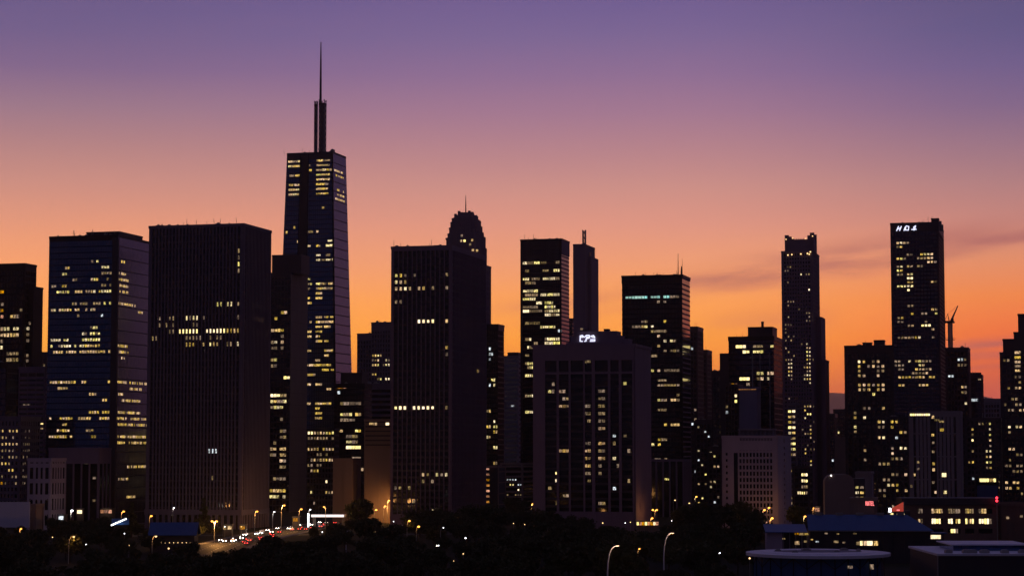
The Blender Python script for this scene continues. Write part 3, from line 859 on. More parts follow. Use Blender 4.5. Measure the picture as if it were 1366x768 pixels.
# black glass tower with many lit floors
s = Bld('glass_tower', 'black glass tower with many pale lit office floors and a louvred top', 'office tower', 695, 749, 759, 319, 1400)
s.fh = 2.7; bays(s, 1.55, 1.2); s.core('g_dark'); s.clad('black', 'fl', fins=(s.cp, 0.18, 0.12), bands=(s.fh, 0.6, 0.1), corner=1.2, crown=0)
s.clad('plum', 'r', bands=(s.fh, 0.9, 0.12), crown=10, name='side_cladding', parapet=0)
b = MB()
for i in range(34): s.fbox(b, 'f', 0.4 + i * (s.w - .8) / 34, 0.75 + i * (s.w - .8) / 34, s.h - 14, s.h - .9, -0.05, 0.4)
b.build('louver', 'dark', s.root)
s.roof(); s.mast(704.5, 317, 321, 0.2, 1.0); s.units(7, 13, 1.1)
s.lights("f 350 698-729 w;f 350 741-746 d;f 361 700-705 d;f 361 723-731 w;f 361 737-745 w;f 373 699-706 w;f 373 708-719 d;f 373 725-746 w;f 379 700-714 d;f 391 699-718 w;f 391 720-745 w;f 396 699-718 y;f 396 726-746 w;f 402 699-713 w;f 402 715-737 w;f 408 699-718 w;"
         "f 408 726-742 w;f 413 699-707 b;f 413 709-722 w;f 413 727-746 w;f 418 699-720 d;f 418 727-746 w;f 434 702-719 d;f 434 720-740 w;f 452 701-709 w;f 452 727-747 w;f 458 711-718 d;f 458 727-747 w;f 464 700-716 w;f 473 700-706 w;f 483 700-704 d;f 487 702-712 w;f 491 703-712 w;f 503 701-712 w;f 526 700-711 w;f 550 700-712 w;f 439 745-749 v",
         fill=0.8, wh=0.66, run=3, dens=0.93); s.done()

# slab with a lattice mast
s = Bld('concrete_tower', 'slender windowless concrete tower with a sloped roof and lattice mast', 'tower', 765, 780, 793, 326, 1900)
s.core('plum', name='wall'); s.fh = 4; s.cp = 3
s.clad('plum', 'frl', fins=(5, 0.3, 0.2), corner=0.8, crown=1, parapet=0.8)
b = MB()
for i in range(int(s.h / 8)): s.fbox(b, 'r', s.d * .42, s.d * .62, i * 8, i * 8 + 5.5, -0.05, 0.7)
b.build('balcony_stack', 'dark', s.root)
b = MB(); lattice(b, -s.w * 0.15, 5, 1.3, s.h - 1, at(779, 306, s.P.y).z, 0.34, 4.5); b.build('lattice_mast', 'steel', s.root)
b = MB(); b.box(0.5, 3.4, s.d * .3, s.d + 1.5, 0, at(793, 346, s.P.y + s.d).z); b.build('side_wing', 'plum', s.root)
s.roof(); s.lights("f 437 773-776 d"); s.done()
s = Bld('office_tower', 'far dark block peeping out between the black glass tower and the slender concrete tower', 'office tower', 752, 764, 768, 425, 2100, d=24)
s.fh = 4; bays(s, 3); s.core('g_dark'); s.clad('dark', 'frl', bands=(s.fh, 1.6, .3), crown=2); s.roof(); s.done()

# broad hotel-like slab with the white sign
s = Bld('hotel_tower', 'broad plum stone hotel slab with tall window bays and a glowing white rooftop sign', 'hotel', 712, 846, 867, 460, 1080)
s.fh = 3.84
s.core('g_dark')
b = MB()
px_u = lambda px: s.hit('f', px, 560)[0]
edges = [(712, 727.5), (743, 746), (759, 761.5), (778.5, 780.5), (790, 794), (811.5, 814.5), (826, 829.5), (844, 846)]
for a, e in edges:
    ua, ub = max(0.003, px_u(a)), min(s.w - 0.003, px_u(e))
    s.fbox(b, 'f', ua, ub, 0, s.h - 7.6, -0.05, 0.85)
s.fbox(b, 'f', 0, s.w, s.h - 7.6, s.h - 0.8, -0.05, 0.9)
ua, ub = px_u(727.5), px_u(844)
s.fbox(b, 'f', ua, ub, at(780, 498, 1080).z, at(780, 498, 1080).z + 1.0, -0.05, 0.72)
s.fbox(b, 'f', ua, ub, 0, 9.5, -0.05, 0.6)
s.fbox(b, 'r', 0, s.d, 0, s.h - 0.8, -0.05, 0.5)
s.fbox(b, 'l', 0, s.d, 0, s.h - 0.8, -0.05, 0.5)
b.build('facade_cladding', 'plum', s.root)
b = MB()
for i in range(3, int((s.h - 8) / s.fh)):
    for (a, e), (a2, e2) in zip(edges, edges[1:]):
        s.fbox(b, 'f', px_u(e) + 0.05, px_u(a2) - 0.05, i * s.fh, i * s.fh + 1.3, -0.05, 0.2)
b.build('spandrel_cladding', 'dark', s.root)
b = MB(); e = 0.95
for f in 'frlk':
    L_ = s.face(f)[3]
    s.fbox(b, f, *((-e, L_ + e) if f in 'fk' else (0.6, L_ - .6)), s.h - 0.8, s.h + 0.7, -0.6, e)
b.build('parapet', 'plum', s.root)
s.roof()
s.block(752, 826, 456.5, 6, 14, 'plum'); s.block(756, 822, 447, 8, 12, 'plum', 'penthouse'); s.block(772, 778, 439, 10, 4, 'dark', 'roof_unit'); s.block(800, 806, 438.5, 10, 4, 'dark', 'roof_unit'); s.block(764, 818, 441.5, 9, 10, 'plum', 'penthouse'); s.block(822, 834, 452, 8, 10, 'plum'); s.mast(846, 444, 462, .15)
s.cp = 1.9
s.lights("f 483 781-788 d;f 540 781-789 d;f 549 781-789 d;f 558 782-786 d;f 588 781-789 d;f 598 781-789 m;f 608 781-789 m;f 617 781-789 m;f 628 781-788 d;f 639 782-786 d;f 520 797-805 d;f 530 797-805 d;f 540 797-805 d;f 549 797-805 d;f 558 797-805 d;f 567 797-805 m;"
         "f 588 797-805 m;f 598 797-805 d;f 608 797-805 m;f 628 798-804 d;f 523 747-757 m;f 528 753-757 d;f 538 747-757 m;f 597 747-757 m;f 518 730-733 w;f 627 741-744 b;f 646 741-744 w;f 647 733-737 d;f 508 831-834 w;f 579 819-821 v;f 609 819-822 w;f 579 834-836 d;f 659 749-757 d;f 655 820-823 v;f 670 798-806 d;f 618 797-804 d",
         fill=.9, wh=.4, run=1, dens=.8)
s.scatter('f', 730, 742, 500, 680, 4, 'd'); s.scatter('f', 815, 842, 500, 680, 4, 'd')
s.done()
def glyph(strokes, x0, z0, wd, ht, y, width, depth, parent, mat, name):
    """one sign letter from polylines in a unit box"""
    b = MB()
    for pl in strokes:
        for (a, c), (e, f) in zip(pl, pl[1:]):
            p, q = Vector((x0 + a * wd, 0, z0 + c * ht)), Vector((x0 + e * wd, 0, z0 + f * ht))
            t = (q - p).normalized(); n = Vector((-t.z, 0, t.x)) * width / 2; p = p - t * width * .35; q = q + t * width * .35
            P_ = [p - n, q - n, q + n, p + n]
            k = len(b.v)
            b.v += [(v.x, y - depth, v.z) for v in P_] + [(v.x, y, v.z) for v in P_]
            for fq in ((0, 1, 2, 3), (7, 6, 5, 4), (0, 4, 5, 1), (1, 5, 6, 2), (2, 6, 7, 3), (3, 7, 4, 0)): b.f.append(tuple(k + i for i in fq))
    return b.build(name, mat, parent)
kx = 1080 / F
sgx = lambda px: (at(px, 450, s.P.y + 7) - s.P).dot(s.ux)
z0, z1 = at(779, 454.2, s.P.y + 7).z, at(779, 446, s.P.y + 7).z
sg = empty('rooftop_sign', s.P, -s.theta, 'glowing white three-letter sign on the penthouse of the broad hotel slab', 'sign')
G1 = [[[(0.95, 0.72), (0.62, 0.98), (0.1, 0.92), (0.05, 0.05), (0.6, 0.02)], [(0.1, 0.7), (0.7, 0.72)]],
      [[(0.05, 0.02), (0.3, 0.08), (0.3, 0.45)], [(0.05, 0.72), (0.35, 0.98), (0.85, 1.0), (0.95, 0.62), (0.45, 0.45), (0.4, 0.72), (0.7, 0.72)]],
      [[(0.15, 0.85), (0.7, 0.95), (0.95, 0.6), (0.35, 0.7)], [(0.1, 0.28), (0.9, 0.28)], [(0.05, 0.02), (0.92, 0.04), (0.95, 0.3)]]]
for (a, e), g in zip(((768.8, 774.6), (775.2, 783.2), (783.2, 790.4)), G1):
    glyph(g, sgx(a), z0, sgx(e) - sgx(a), z1 - z0, 7.4, 0.5, 0.3, sg, 'sign_white', 'sign_letter')
b = MB()
for px in (769, 779, 790): b.tube([(sgx(px), 7.6, z0 - 1.6), (sgx(px), 7.6, z1 - .3)], 0.12, 5)
for zq in (z0 + .3, z1 - .5): b.tube([(sgx(768.5), 7.55, zq), (sgx(790.5), 7.55, zq)], 0.1, 5)
b.build('sign_frame', 'steel', sg)

# black tower with the aqua floor
s = Bld('office_tower', 'black square tower with one aqua lit floor near its top and two thin antennas', 'office tower', 830, 910, 920, 367, 1300)
s.fh = 3.05; bays(s, 2.0); zb = at(880, 612, 1300).z
s.core('g_dark')
s.clad('black', 'fl', fins=(s.cp, 0.25, 0.18), bands=(s.fh, 0.9, 0.3), crown=4.5, z0=zb)
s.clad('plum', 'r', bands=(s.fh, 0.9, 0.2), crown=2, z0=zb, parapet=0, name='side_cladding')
s.clad('plum', 'frl', fins=(4.4, 0.9, 0.6), z0=0, z1=zb, crown=1.5, parapet=0, name='base_cladding')
s.roof(); s.mast(904.5, 338, 368, 0.32, 2); s.mast(910, 345, 368, 0.22, 4); s.mast(909, 355, 368, 0.7, 4); s.units(12, 14, 1.3)
s.lights("f 399 834-840 c;f 399 841-848 c;f 399 849-856 c;f 399 858-865 c;f 399 867-874 c;f 399 875-882 c;f 399 884-891 c;f 398 892-906 d;f 405 875-882 d;f 405 884-890 d;f 432 884-890 y;f 432 858-864 d;f 439 842-847 d;f 439 849-856 y;f 439 858-865 y;f 439 867-873 y;f 439 875-890 d;"
         "f 445 867-873 d;f 445 876-882 d;f 445 884-890 y;f 452 876-882 y;f 452 884-890 w;f 458 894-900 y;f 465 876-882 y;f 465 884-890 d;f 465 893-905 d;f 473 867-874 d;f 492 867-873 w;f 492 876-882 y;f 492 884-908 d;f 506 876-891 d;f 512 876-908 d;f 526 902-908 d;f 533 876-882 w;f 533 884-890 d;f 533 893-900 y;f 533 902-908 d;"
         "f 546 876-890 d;f 568 885-891 y;f 568 894-905 y;f 589 876-882 y;f 589 884-891 d;f 595 868-874 w;f 595 876-883 y;f 638 885-892 w;f 616 876-879 d;f 616 886-889 d", fill=0.9, wh=0.5, run=4, dens=1.5)
s.done()

# far slabs behind the black tower
def simple(name, label, cat, xl, xc, xr, yt, D, mats=('g_dark', 'dark'), style='fins', fh=3.7, cp=2.4, d=None, lit='', sc=None, crown=3, units=2, seed=0, wh=.5, fill=.8, run=1, dens=.86, blocks=()):
    s = Bld(name, label, cat, xl, xc, xr, yt, D, d=d)
    s.fh = fh; bays(s, cp, 0.8 if style in ('fins', 'grid') else 0.0); s.core(mats[0])
    kw = {'fins': dict(fins=(s.cp, 0.55, 0.35), bands=(s.fh, 1.1, 0.2)), 'bands': dict(bands=(s.fh, 1.5, 0.35), fins=(s.cp * 2, .2, .1)),
          'grid': dict(fins=(s.cp, s.cp * .38, 0.35), bands=(s.fh, s.fh * .42, 0.32)), 'plain': dict(fins=(6, 0.3, 0.12), bands=(s.fh * 3, .4, .1)),
          'curtain': dict(fins=(s.cp, 0.14, 0.1), bands=(s.fh, 0.45, 0.07))}[style]
    s.clad(mats[1], 'frl', crown=crown, corner=(0.8 if style in ('fins', 'grid') else 0.3), **kw)
    s.roof()
    if units: s.units(units, seed, 1.4)
    for bk in blocks: s.block(*bk)
    s.lights(lit, fill=fill, wh=wh, run=run, dens=dens)
    for q in (sc or []): s.scatter(*q)
    s.done(); return s
simple('office_tower', 'far dark slab showing just past the right edge of the black tower with antennas', 'office tower', 912, 930, 933, 436, 1650, d=26, seed=20, sc=[('f', 920, 930, 450, 640, 8, 'dyv')])
simple('office_tower', 'far dark narrow tower, a step lower, between the black tower and the orange gap', 'office tower', 929, 943, 946, 467, 1800, d=24, seed=21, sc=[('f', 931, 944, 480, 640, 12, 'dyvw')])
simple('office_building', 'low far block of scattered small lights under the orange gap right of the black tower', 'building', 928, 949, 953, 560, 1560, d=20, seed=22, fh=3.5, sc=[('f', 929, 950, 565, 680, 26, 'dwvyw', .5, .35)])
simple('apartment_building', 'small far apartment block specked with white light beside the pale grid block', 'apartments', 944, 962, 968, 596, 1330, d=18, seed=23, fh=3.2, sc=[('f', 945, 963, 600, 680, 16, 'wvyd', .5, .4)])
simple('office_tower', 'far dark tower with vertical ribs on the right side of the orange gap', 'office tower', 950, 973, 978, 495, 1500, d=26, seed=24, crown=4, sc=[('f', 951, 972, 505, 575, 6, 'dyw')])
# dark blue cluster
s = Bld('glass_tower', 'stepped navy glass tower with one bright white strip below its roof', 'office tower', 972, 1032, 1043, 449, 1400)
s.fh = 3.6; bays(s, 2.4); s.core('g_ink'); s.clad('black', 'frl', fins=(s.cp, 0.2, 0.12), bands=(s.fh, 0.9, 0.15), crown=2.5)
s.roof(); s.block(997, 1030, 436, 2, 22, 'dark'); s.block(1014, 1017, 429, 5, 2, 'dark', 'roof_mast'); s.units(4, 25, 1.6)
b = MB(); ua, _ = s.hit('f', 972, 600); z_ = at(972, 470, s.P.y).z
b.box(-s.w - 6.5, -s.w - .5, 2, 26, 0, z_); b.build('side_wing', 'dark', s.root)
b = MB()
for px in (1004, 1014, 1027): u = s.hit('f', px, 500)[0]; s.fbox(b, 'f', u - .35, u + .35, 0, at(1000, 470, s.P.y).z, -.05, .6)
b.build('facade_rib', 'steel', s.root)
s.lights("f 461 982-996 b;f 463 1007-1018 d;f 467 1007-1018 w;f 463 1026-1029 w;f 472 990-997 b;f 472 1003-1008 w;f 472 1011-1017 b;f 499 1012-1017 w;f 499 1025-1031 y;f 507 1012-1017 y;f 507 1025-1029 y;f 505 988-993 b;f 505 995-1000 b;f 514 995-999 w;f 507 1041-1043 v",
         fill=.95, wh=.55, dens=2, run=3); s.done()
s = Bld('office_building', 'smooth blue-grey windowless box with lit vertical edges in front of the stepped navy tower', 'building', 986, 1010, 1016, 517, 1330, d=14)
s.fh = 3.6; bays(s, 2.4); s.core('slate', name='wall'); s.clad('slate', 'frl', fins=(8, .2, .06), crown=1); s.roof()
b = MB(); z_ = s.h - 1; s.fbox(b, 'f', -.2, s.w * .95, z_ - .1, z_ + .15, .46, .6); b.build('edge_light', 'o', s.root)
s.done()
simple('office_building', 'dark block with a lit window column and pale ribs, left of the blue-grey windowless box', 'office building', 966, 985, 990, 513, 1340, d=16, seed=27, style='fins', fh=3.5, cp=2.0, crown=1.2,
       lit="f 515 977-983 o;f 529 981-985 b;f 534 981-985 b;f 538 981-985 b;f 543 968-970 d;f 550 983-985 w;f 556 983-985 d;f 547 967-970 v", dens=2, fill=.85)

# pale grid block
s = Bld('office_building', 'pale stone block with a regular grid of tall dark windows and a small rooftop pavilion', 'office building', 964, 1036, 1054, 582, 1110)
s.fh = 3.3; s.core('g_dark')
b = MB(); zt = s.h
px_u = lambda px: s.hit('f', px, 630)[0]
# window slots in photo columns: small left column, wide dark column, ten tall ones, small right one
slots = [(968.3, 971), (979, 984.5)] + [(986.6 + i * 4.55, 989.4 + i * 4.55) for i in range(10)]
slots = [(px_u(a), px_u(e)) for a, e in slots]
solid = [(0, slots[0][0])] + [(slots[i][1], slots[i + 1][0]) for i in range(len(slots) - 1)] + [(slots[-1][1], s.w)]
nf = int((zt - 6) / s.fh)
for u0, u1 in solid: s.fbox(b, 'f', u0 + .003, u1 - .003, 0, zt - 2.2, -.05, .5)
for i in range(nf + 1):
    for k, (u0, u1) in enumerate(slots):
        if k == 1 and i % 1 == 0 and i not in (0, nf): continue
        s.fbox(b, 'f', u0, u1, i * s.fh, i * s.fh + (1.15 if k > 1 else 1.9), -.05, .42)
s.fbox(b, 'f', 0, s.w, nf * s.fh + 1.3, zt - 2.2, -.05, .46)
for i in range(22): s.fbox(b, 'f', slots[2][0] + i * (slots[-1][1] - slots[2][0]) / 22, slots[2][0] + (i + .5) * (slots[-1][1] - slots[2][0]) / 22, zt - 2.2, zt - .9, -.05, .44)
s.fbox(b, 'f', 0, slots[2][0], zt - 2.2, zt - .8, -.05, .45); s.fbox(b, 'f', slots[-1][1], s.w, zt - 2.2, zt - .8, -.05, .45)
for i in range(int(zt / s.fh)):
    s.fbox(b, 'r', s.d * .44, s.d * .54, i * s.fh, i * s.fh + 1.9, -.05, .42)
s.fbox(b, 'r', 0, s.d * .44, 0, zt - .8, -.05, .5); s.fbox(b, 'r', s.d * .54, s.d, 0, zt - .8, -.05, .5)
s.fbox(b, 'l', 0, s.d, 0, zt - .8, -.05, .5)
b.build('facade_cladding', 'beige', s.root)
b = MB(); e = .62
for f in 'frlk':
    L_ = s.face(f)[3]; s.fbox(b, f, *((-e, L_ + e) if f in 'fk' else (.6, L_ - .6)), zt - .8, zt + .6, -.6, e)
b.build('parapet', 'beige', s.root); s.roof()
pv = MB(); xa, xb = s.local_x(985, 576), s.local_x(1031, 576); zp = at(1010, 573.5, s.P.y + 3).z
for i in range(9): x = xa + (xb - xa) * i / 8; pv.box(x - .35, x + .35, 3, 3.7, zt - .2, zp); pv.box(x - .35, x + .35, 9, 9.7, zt - .2, zp)
pv.box(xa - .6, xb + .6, 2.5, 10.2, zp, zp + .9); pv.box(xa + 1, xb - 1, 4.5, 9, zt - .2, zp - .01)
pv.build('rooftop_pavilion', 'grey', s.root); s.done()

# crowned residential tower
s = Bld('apartment_tower', 'tall slim stone tower with a notched crown and many small warm lit windows', 'apartment tower', 1043, 1083, 1092, 335, 1350)
s.fh = 2.5; bays(s, 1.75, 1.2)
s.core('g_dark'); s.clad('plum', 'frl', fins=(s.cp, s.cp * .42, 0.4), bands=(s.fh, 1.0, .33), corner=1.2, crown=1.0, parapet=.6)
s.roof()
a, e = s.local_x(1047, 330), s.local_x(1085, 330); zc = at(1066, 319, s.P.y + 3).z
b = MB(); b.box(a, e, 2, 2 + (e - a) * .8, s.h - .2, zc); yb = 2 + (e - a) * .8
for (x0, x1, pz) in ((a - .3, a + 2.2, 313), (a + 1.2, a + 4.0, 315), (e - 4.0, e - 1.2, 314), (e - 2.4, e + .3, 310.5)):
    for y0, y1 in ((1.7, 4.2), (yb - 2.2, yb + .3)): b.box(x0, x1, y0, y1, s.h - .2, at(1066, pz, s.P.y + 3).z)
for i in range(7): b.box(a + 4 + i * (e - a - 8) / 7, a + 4.5 + i * (e - a - 8) / 7, 1.8, 2.1, s.h, zc + .6)
b.build('crown', 'plum', s.root)
for x in (a + .6, e - .6, e - 5, a + 5): 
    b = MB(); b.ball((x, 1.4, at(1066, 314, s.P.y).z - R.uniform(0, 2)), .3, 8, 5); b.build('roof_lamp', 'sodium_dim', s.root)
for px, py in ((1050, 339.5), (1055.5, 339), (1068, 338.5), (1077, 338), (1079.5, 339), (1081, 336)):
    b = MB(); p = at(px, py, s.P.y - .3) - s.P; b.ball((p.dot(s.ux), -.9, p.z), .42, 8, 5); b.build('roof_lamp', 'sodium_dim', s.root)
for (x0, x1, y_) in ((1083, 1097, 424), (1083, 1103, 481)):
    b = MB(); zt2 = at(1095, y_, s.P.y + s.d * .5).z; u1 = (at(x1, y_, s.P.y + s.d * .5) - s.P).dot(s.ux)
    b.box(.5, u1, s.d * .35, s.d * (1.0 if y_ < 450 else .9), 0, zt2); b.box(.5, u1 + .2, s.d * .35 - .2, s.d * .9 + .2, zt2 - .8, zt2 + .4)
    b.build('side_wing', 'plum', s.root)
s.lights("f 357 1049-1054 d;f 363 1048-1054 d;f 368 1066-1069 y;f 368 1075-1081 d;f 377 1049-1054 d;f 388 1077-1081 b;f 402 1049-1055 d;f 407 1049-1054 d;f 402 1058-1060 d;f 412 1065-1067 d;f 418 1074-1083 d;f 424 1049-1054 y;f 424 1074-1083 d;f 429 1074-1083 d;f 434 1050-1055 d;"
         "f 453 1044-1048 y;f 460 1068-1072 y;f 460 1074-1077 w;f 464 1075-1082 y;f 469 1075-1082 w;f 475 1075-1083 w;f 480 1075-1083 y;f 479 1050-1056 y;f 484 1050-1057 w;f 490 1050-1057 y;f 495 1050-1057 y;f 500 1051-1056 w;f 508 1055-1058 d;"
         "f 485 1075-1083 w;f 490 1075-1083 y;f 495 1076-1083 y;f 500 1076-1082 w;f 505 1077-1083 y;f 510 1078-1083 y;f 540 1076-1083 y;f 552 1078-1083 b;f 570 1079-1083 d;f 577 1075-1082 y;f 585 1079-1083 y;f 600 1079-1083 d", fill=.5, wh=.5, dens=.8)
s.scatter('f', 1073, 1083, 470, 640, 26, 'yywd', .55, .5); s.scatter('f', 1048, 1058, 420, 530, 14, 'yd', .5, .5)
s.done()
s = Bld('apartment_building', 'slim block with a bright ladder of yellow windows at the foot of the crowned tower', 'apartments', 1050, 1062, 1068, 538, 1290, d=14)
s.fh = 3.3; bays(s, 2.7); s.core('g_dark'); s.clad('brown', 'frl', corner=.6, bands=(s.fh, 1.3, .3), crown=1.5); s.roof()
for y in (546, 552, 559, 565, 571, 578, 584, 590, 597, 602, 608): s.lights(f"f {y} 1052-1061 {'b' if y in (546, 571, 590) else 'y'}", fill=.8, wh=.5, dens=2)
s.scatter('f', 1052, 1062, 612, 680, 6, 'yd'); s.done()
s = Bld('apartment_building', 'short block with four rows of bright yellow windows beside the pale grid block', 'apartments', 1058, 1079, 1086, 622, 1230, d=14)
s.fh = 3.5; bays(s, 2.4); s.core('g_dark'); s.clad('dark', 'frl', corner=.8, fins=(s.cp, .5, .3), bands=(s.fh, 1.4, .3), crown=1.5); s.roof()
s.lights("f 635 1067-1078 b;f 643 1067-1078 b;f 651 1067-1078 d;f 659 1067-1073 b;f 659 1074-1078 d", fill=.8, dens=2); s.done()

# distant small buildings under the hills
simple('office_building', 'small far block below the purple hill, left one of the two', 'building', 1098, 1113, 1116, 552, 1900, d=22, seed=31, sc=[('f', 1100, 1113, 560, 640, 7, 'dwv')], units=3)
simple('office_building', 'small far block below the purple hill, beside the dark grid-lit tower', 'building', 1112, 1128, 1132, 546, 2000, d=22, seed=32, sc=[('f', 1113, 1127, 560, 580, 4, 'dw')], units=3)
s = Bld('concrete_block', 'small blank tan block glowing orange below the far hill', 'building', 1114, 1132, 1137, 583, 1500, d=14)
s.fh = 3.5; s.cp = 2; s.core('tan', name='wall'); s.clad('tan', 'frl', corner=.6, fins=(7, .3, .15), crown=1.2); s.roof(); s.done()
s = Bld('apartment_tower', 'dark flat-topped tower with a neat grid of small yellow windows and two roof boxes', 'apartment tower', 1127, 1190, 1200, 461, 1350)
s.fh = 3.0; bays(s, 2.9, 1.5)
s.core('g_dark'); s.clad('dark', 'frl', fins=(s.cp, s.cp * .42, .3), bands=(s.fh, 1.0, .25), corner=1.5, crown=5); s.roof(); s.units(7, 57, 1.2); s.block(1150, 1162, 456.5, 3, 6, 'dark'); s.block(1165, 1179, 453.5, 3, 8, 'dark', 'penthouse')
s.lights("f 480 1143-1147 b;f 486 1150-1176 y;f 492 1145-1178 y;f 498 1145-1150 y;f 498 1167-1178 d;f 504 1145-1152 y;f 504 1167-1172 y;f 511 1145-1160 y;f 517 1145-1178 y;f 522 1146-1152 y;f 522 1160-1178 y;f 528 1162-1168 w;f 542 1152-1160 d;f 545 1176-1179 y;f 540 1187-1192 y;f 550 1139-1143 y;f 555 1139-1143 y;f 555 1152-1156 w;f 560 1152-1156 d;"
         "f 567 1139-1143 w;f 572 1139-1143 y;f 578 1139-1143 d;f 479 1187-1192 d", fill=.55, wh=.62, dens=.85); s.scatter('f', 1137, 1190, 520, 660, 10, 'dy', .5, .55); s.done()
s = Bld('apartment_building', 'mid-rise block with small warm windows and one cool bright room, below the grid-lit tower', 'apartments', 1168, 1212, 1218, 556, 1240, d=18)
s.fh = 3.1; bays(s, 2.6, .8); s.core('g_dark'); s.clad('dark', 'frl', fins=(s.cp, 1.0, .3), bands=(s.fh, 1.1, .3), corner=.8, crown=.8); s.roof(); s.units(3, 33, 1)
s.lights("f 560 1171-1180 y;f 560 1189-1198 y;f 566 1171-1180 y;f 566 1195-1200 w;f 573 1171-1180 d;f 573 1189-1193 y;f 579 1195-1212 y;f 587 1171-1180 y;f 587 1195-1212 v;f 612 1188-1203 d;f 622 1172-1186 d;f 632 1187-1208 y;f 641 1174-1186 d;f 645 1186-1198 y;f 652 1172-1180 d;f 601 1203-1208 w;f 655 1208-1214 y;f 633 1211-1214 y", fill=.6, wh=.55)
s.scatter('f', 1170, 1212, 600, 680, 12, 'dyd', .5, .5); s.done()

# tall slab with the white roof letters
s = Bld('apartment_tower', 'tall navy slab tower with three white letters at its roof edge', 'tower', 1188.5, 1251, 1258, 297, 1250)
s.fh = 2.37; bays(s, 1.95, .8)
s.core('g_ink'); s.clad('dark', 'frl', fins=(s.cp, .4, .18), bands=(s.fh, .8, .14), corner=.8, crown=5.2); s.roof('dark'); s.block(1242, 1252, 291.5, 1, 7, 'dark'); s.units(8, 34, 1.0)
b = MB(); b.box(-1.5, 1.8, 6, 9, s.h - 2, s.h + 1.6); b.box(.3, 2.6, 9.5, 12, s.h - 4, s.h - .2); b.build('window_cleaning_rig', 'steel', s.root)
s.lights("f 323 1197-1206 y;f 323 1207-1212 d;f 329 1197-1202 y;f 338 1209-1217 d;f 338 1225-1234 y;f 338 1238-1243 y;f 343 1225-1234 d;f 343 1238-1243 y;f 348 1196-1202 y;f 348 1203-1207 d;f 348 1238-1243 y;f 352 1246-1250 w;f 358 1197-1204 w;f 358 1208-1217 y;f 358 1225-1231 d;f 364 1197-1204 y;f 364 1208-1217 y;f 369 1197-1204 d;f 369 1208-1217 y;"
         "f 374 1208-1217 b;f 379 1208-1217 y;f 384 1198-1206 w;f 384 1208-1217 w;f 389 1211-1214 b;f 377 1241-1244 y;f 377 1246-1250 w;f 407 1210-1219 d;f 411 1210-1219 y;f 411 1242-1250 y;f 417 1214-1219 y;f 417 1227-1235 d;f 421 1228-1236 y;f 421 1247-1251 w;f 423 1199-1206 y;f 428 1199-1206 d;f 431 1233-1236 d;f 437 1211-1219 y;f 437 1228-1240 b;f 442 1233-1254 y;"
         "f 453 1198-1207 d;f 453 1209-1228 y;f 452 1244-1247 d;f 483 1195-1201 y;f 483 1210-1216 w;f 483 1221-1227 y;f 483 1230-1240 d;f 488 1195-1207 d;f 488 1219-1240 y;f 494 1223-1244 y;f 494 1197-1207 d;f 500 1210-1240 d;f 506 1197-1247 y;f 506 1220-1228 b;f 512 1228-1238 y;f 512 1199-1208 d", fill=.72, wh=.55, dens=.9)
s.done()
y_letters = s
lx = lambda px: s.local_x(px, 303)
zz0, zz1 = at(1214, 306.4, 1250).z, at(1214, 300.4, 1250).z
G2 = [[[(0.05, 0.0), (0.42, 0.95)], [(0.62, 0.02), (0.95, 0.95)], [(0.3, 0.35), (0.75, 0.6)]],
      [[(0.02, 0.0), (0.25, 0.7), (0.5, 1.0), (0.95, 0.85), (0.85, 0.05), (0.3, 0.1), (0.35, 0.65)]],
      [[(0.5, 0.25), (0.45, 0.7), (0.85, 0.98), (0.7, 0.4)], [(0.0, 0.18), (1.0, 0.18)], [(0.5, 0.0), (0.55, 0.3)]]]
sg = empty('rooftop_sign', s.P, -s.theta, 'three glowing white slanted letters on the top edge of the tall navy slab', 'sign')
for (a_, e_), g in zip(((1195.8, 1202.8), (1205.8, 1212.8), (1216.2, 1222.4)), G2):
    glyph(g, lx(a_), zz0, lx(e_) - lx(a_), zz1 - zz0, -0.5, 0.5, 0.3, sg, 'sign_white', 'sign_letter')
b = MB(); b.box(lx(1195), lx(1223), -.56, -.42, (zz0 + zz1) / 2 - .1, (zz0 + zz1) / 2 + .1); b.build('sign_frame', 'steel', sg)

# ribbed grey block at its foot
s = Bld('concrete_block', 'grey ribbed block with a glowing roof-edge strip, at the foot of the lettered slab', 'building', 1213, 1280, 1292, 549, 1140, d=24)
s.fh = 3.1; bays(s, 2.2, .6); s.core('g_dark'); s.clad('grey', 'frl', fins=(s.cp, s.cp * .72, .4), bands=(s.fh * 4, .7, .3), corner=2.0, crown=2.6); s.roof()
u_ = s.hit('f', 1245.5, 600)[0]
b = MB(); s.fbox(b, 'f', u_ - 1.5, u_ + 1.5, 0, s.h - 2.8, .3, .46); b.build('recess_glazing', 'g_dark', s.root)
b = MB(); ua, ub = s.hit('f', 1214, 549)[0], s.hit('f', 1241, 549)[0]
for i in range(9): s.fbox(b, 'f', ua + (ub - ua) * i / 9, ua + (ub - ua) * (i + .8) / 9, s.h - 2.0, s.h - .9, .2, .5)
b.build('light_strip', 'b', s.root)
s.cp = 2.6
def on_face(s, items):
    for px, py, tn, wd, ht in items:
        u, z = s.hit('f', px, py); s.pane('f', u, z, wd, ht, tn, .52)
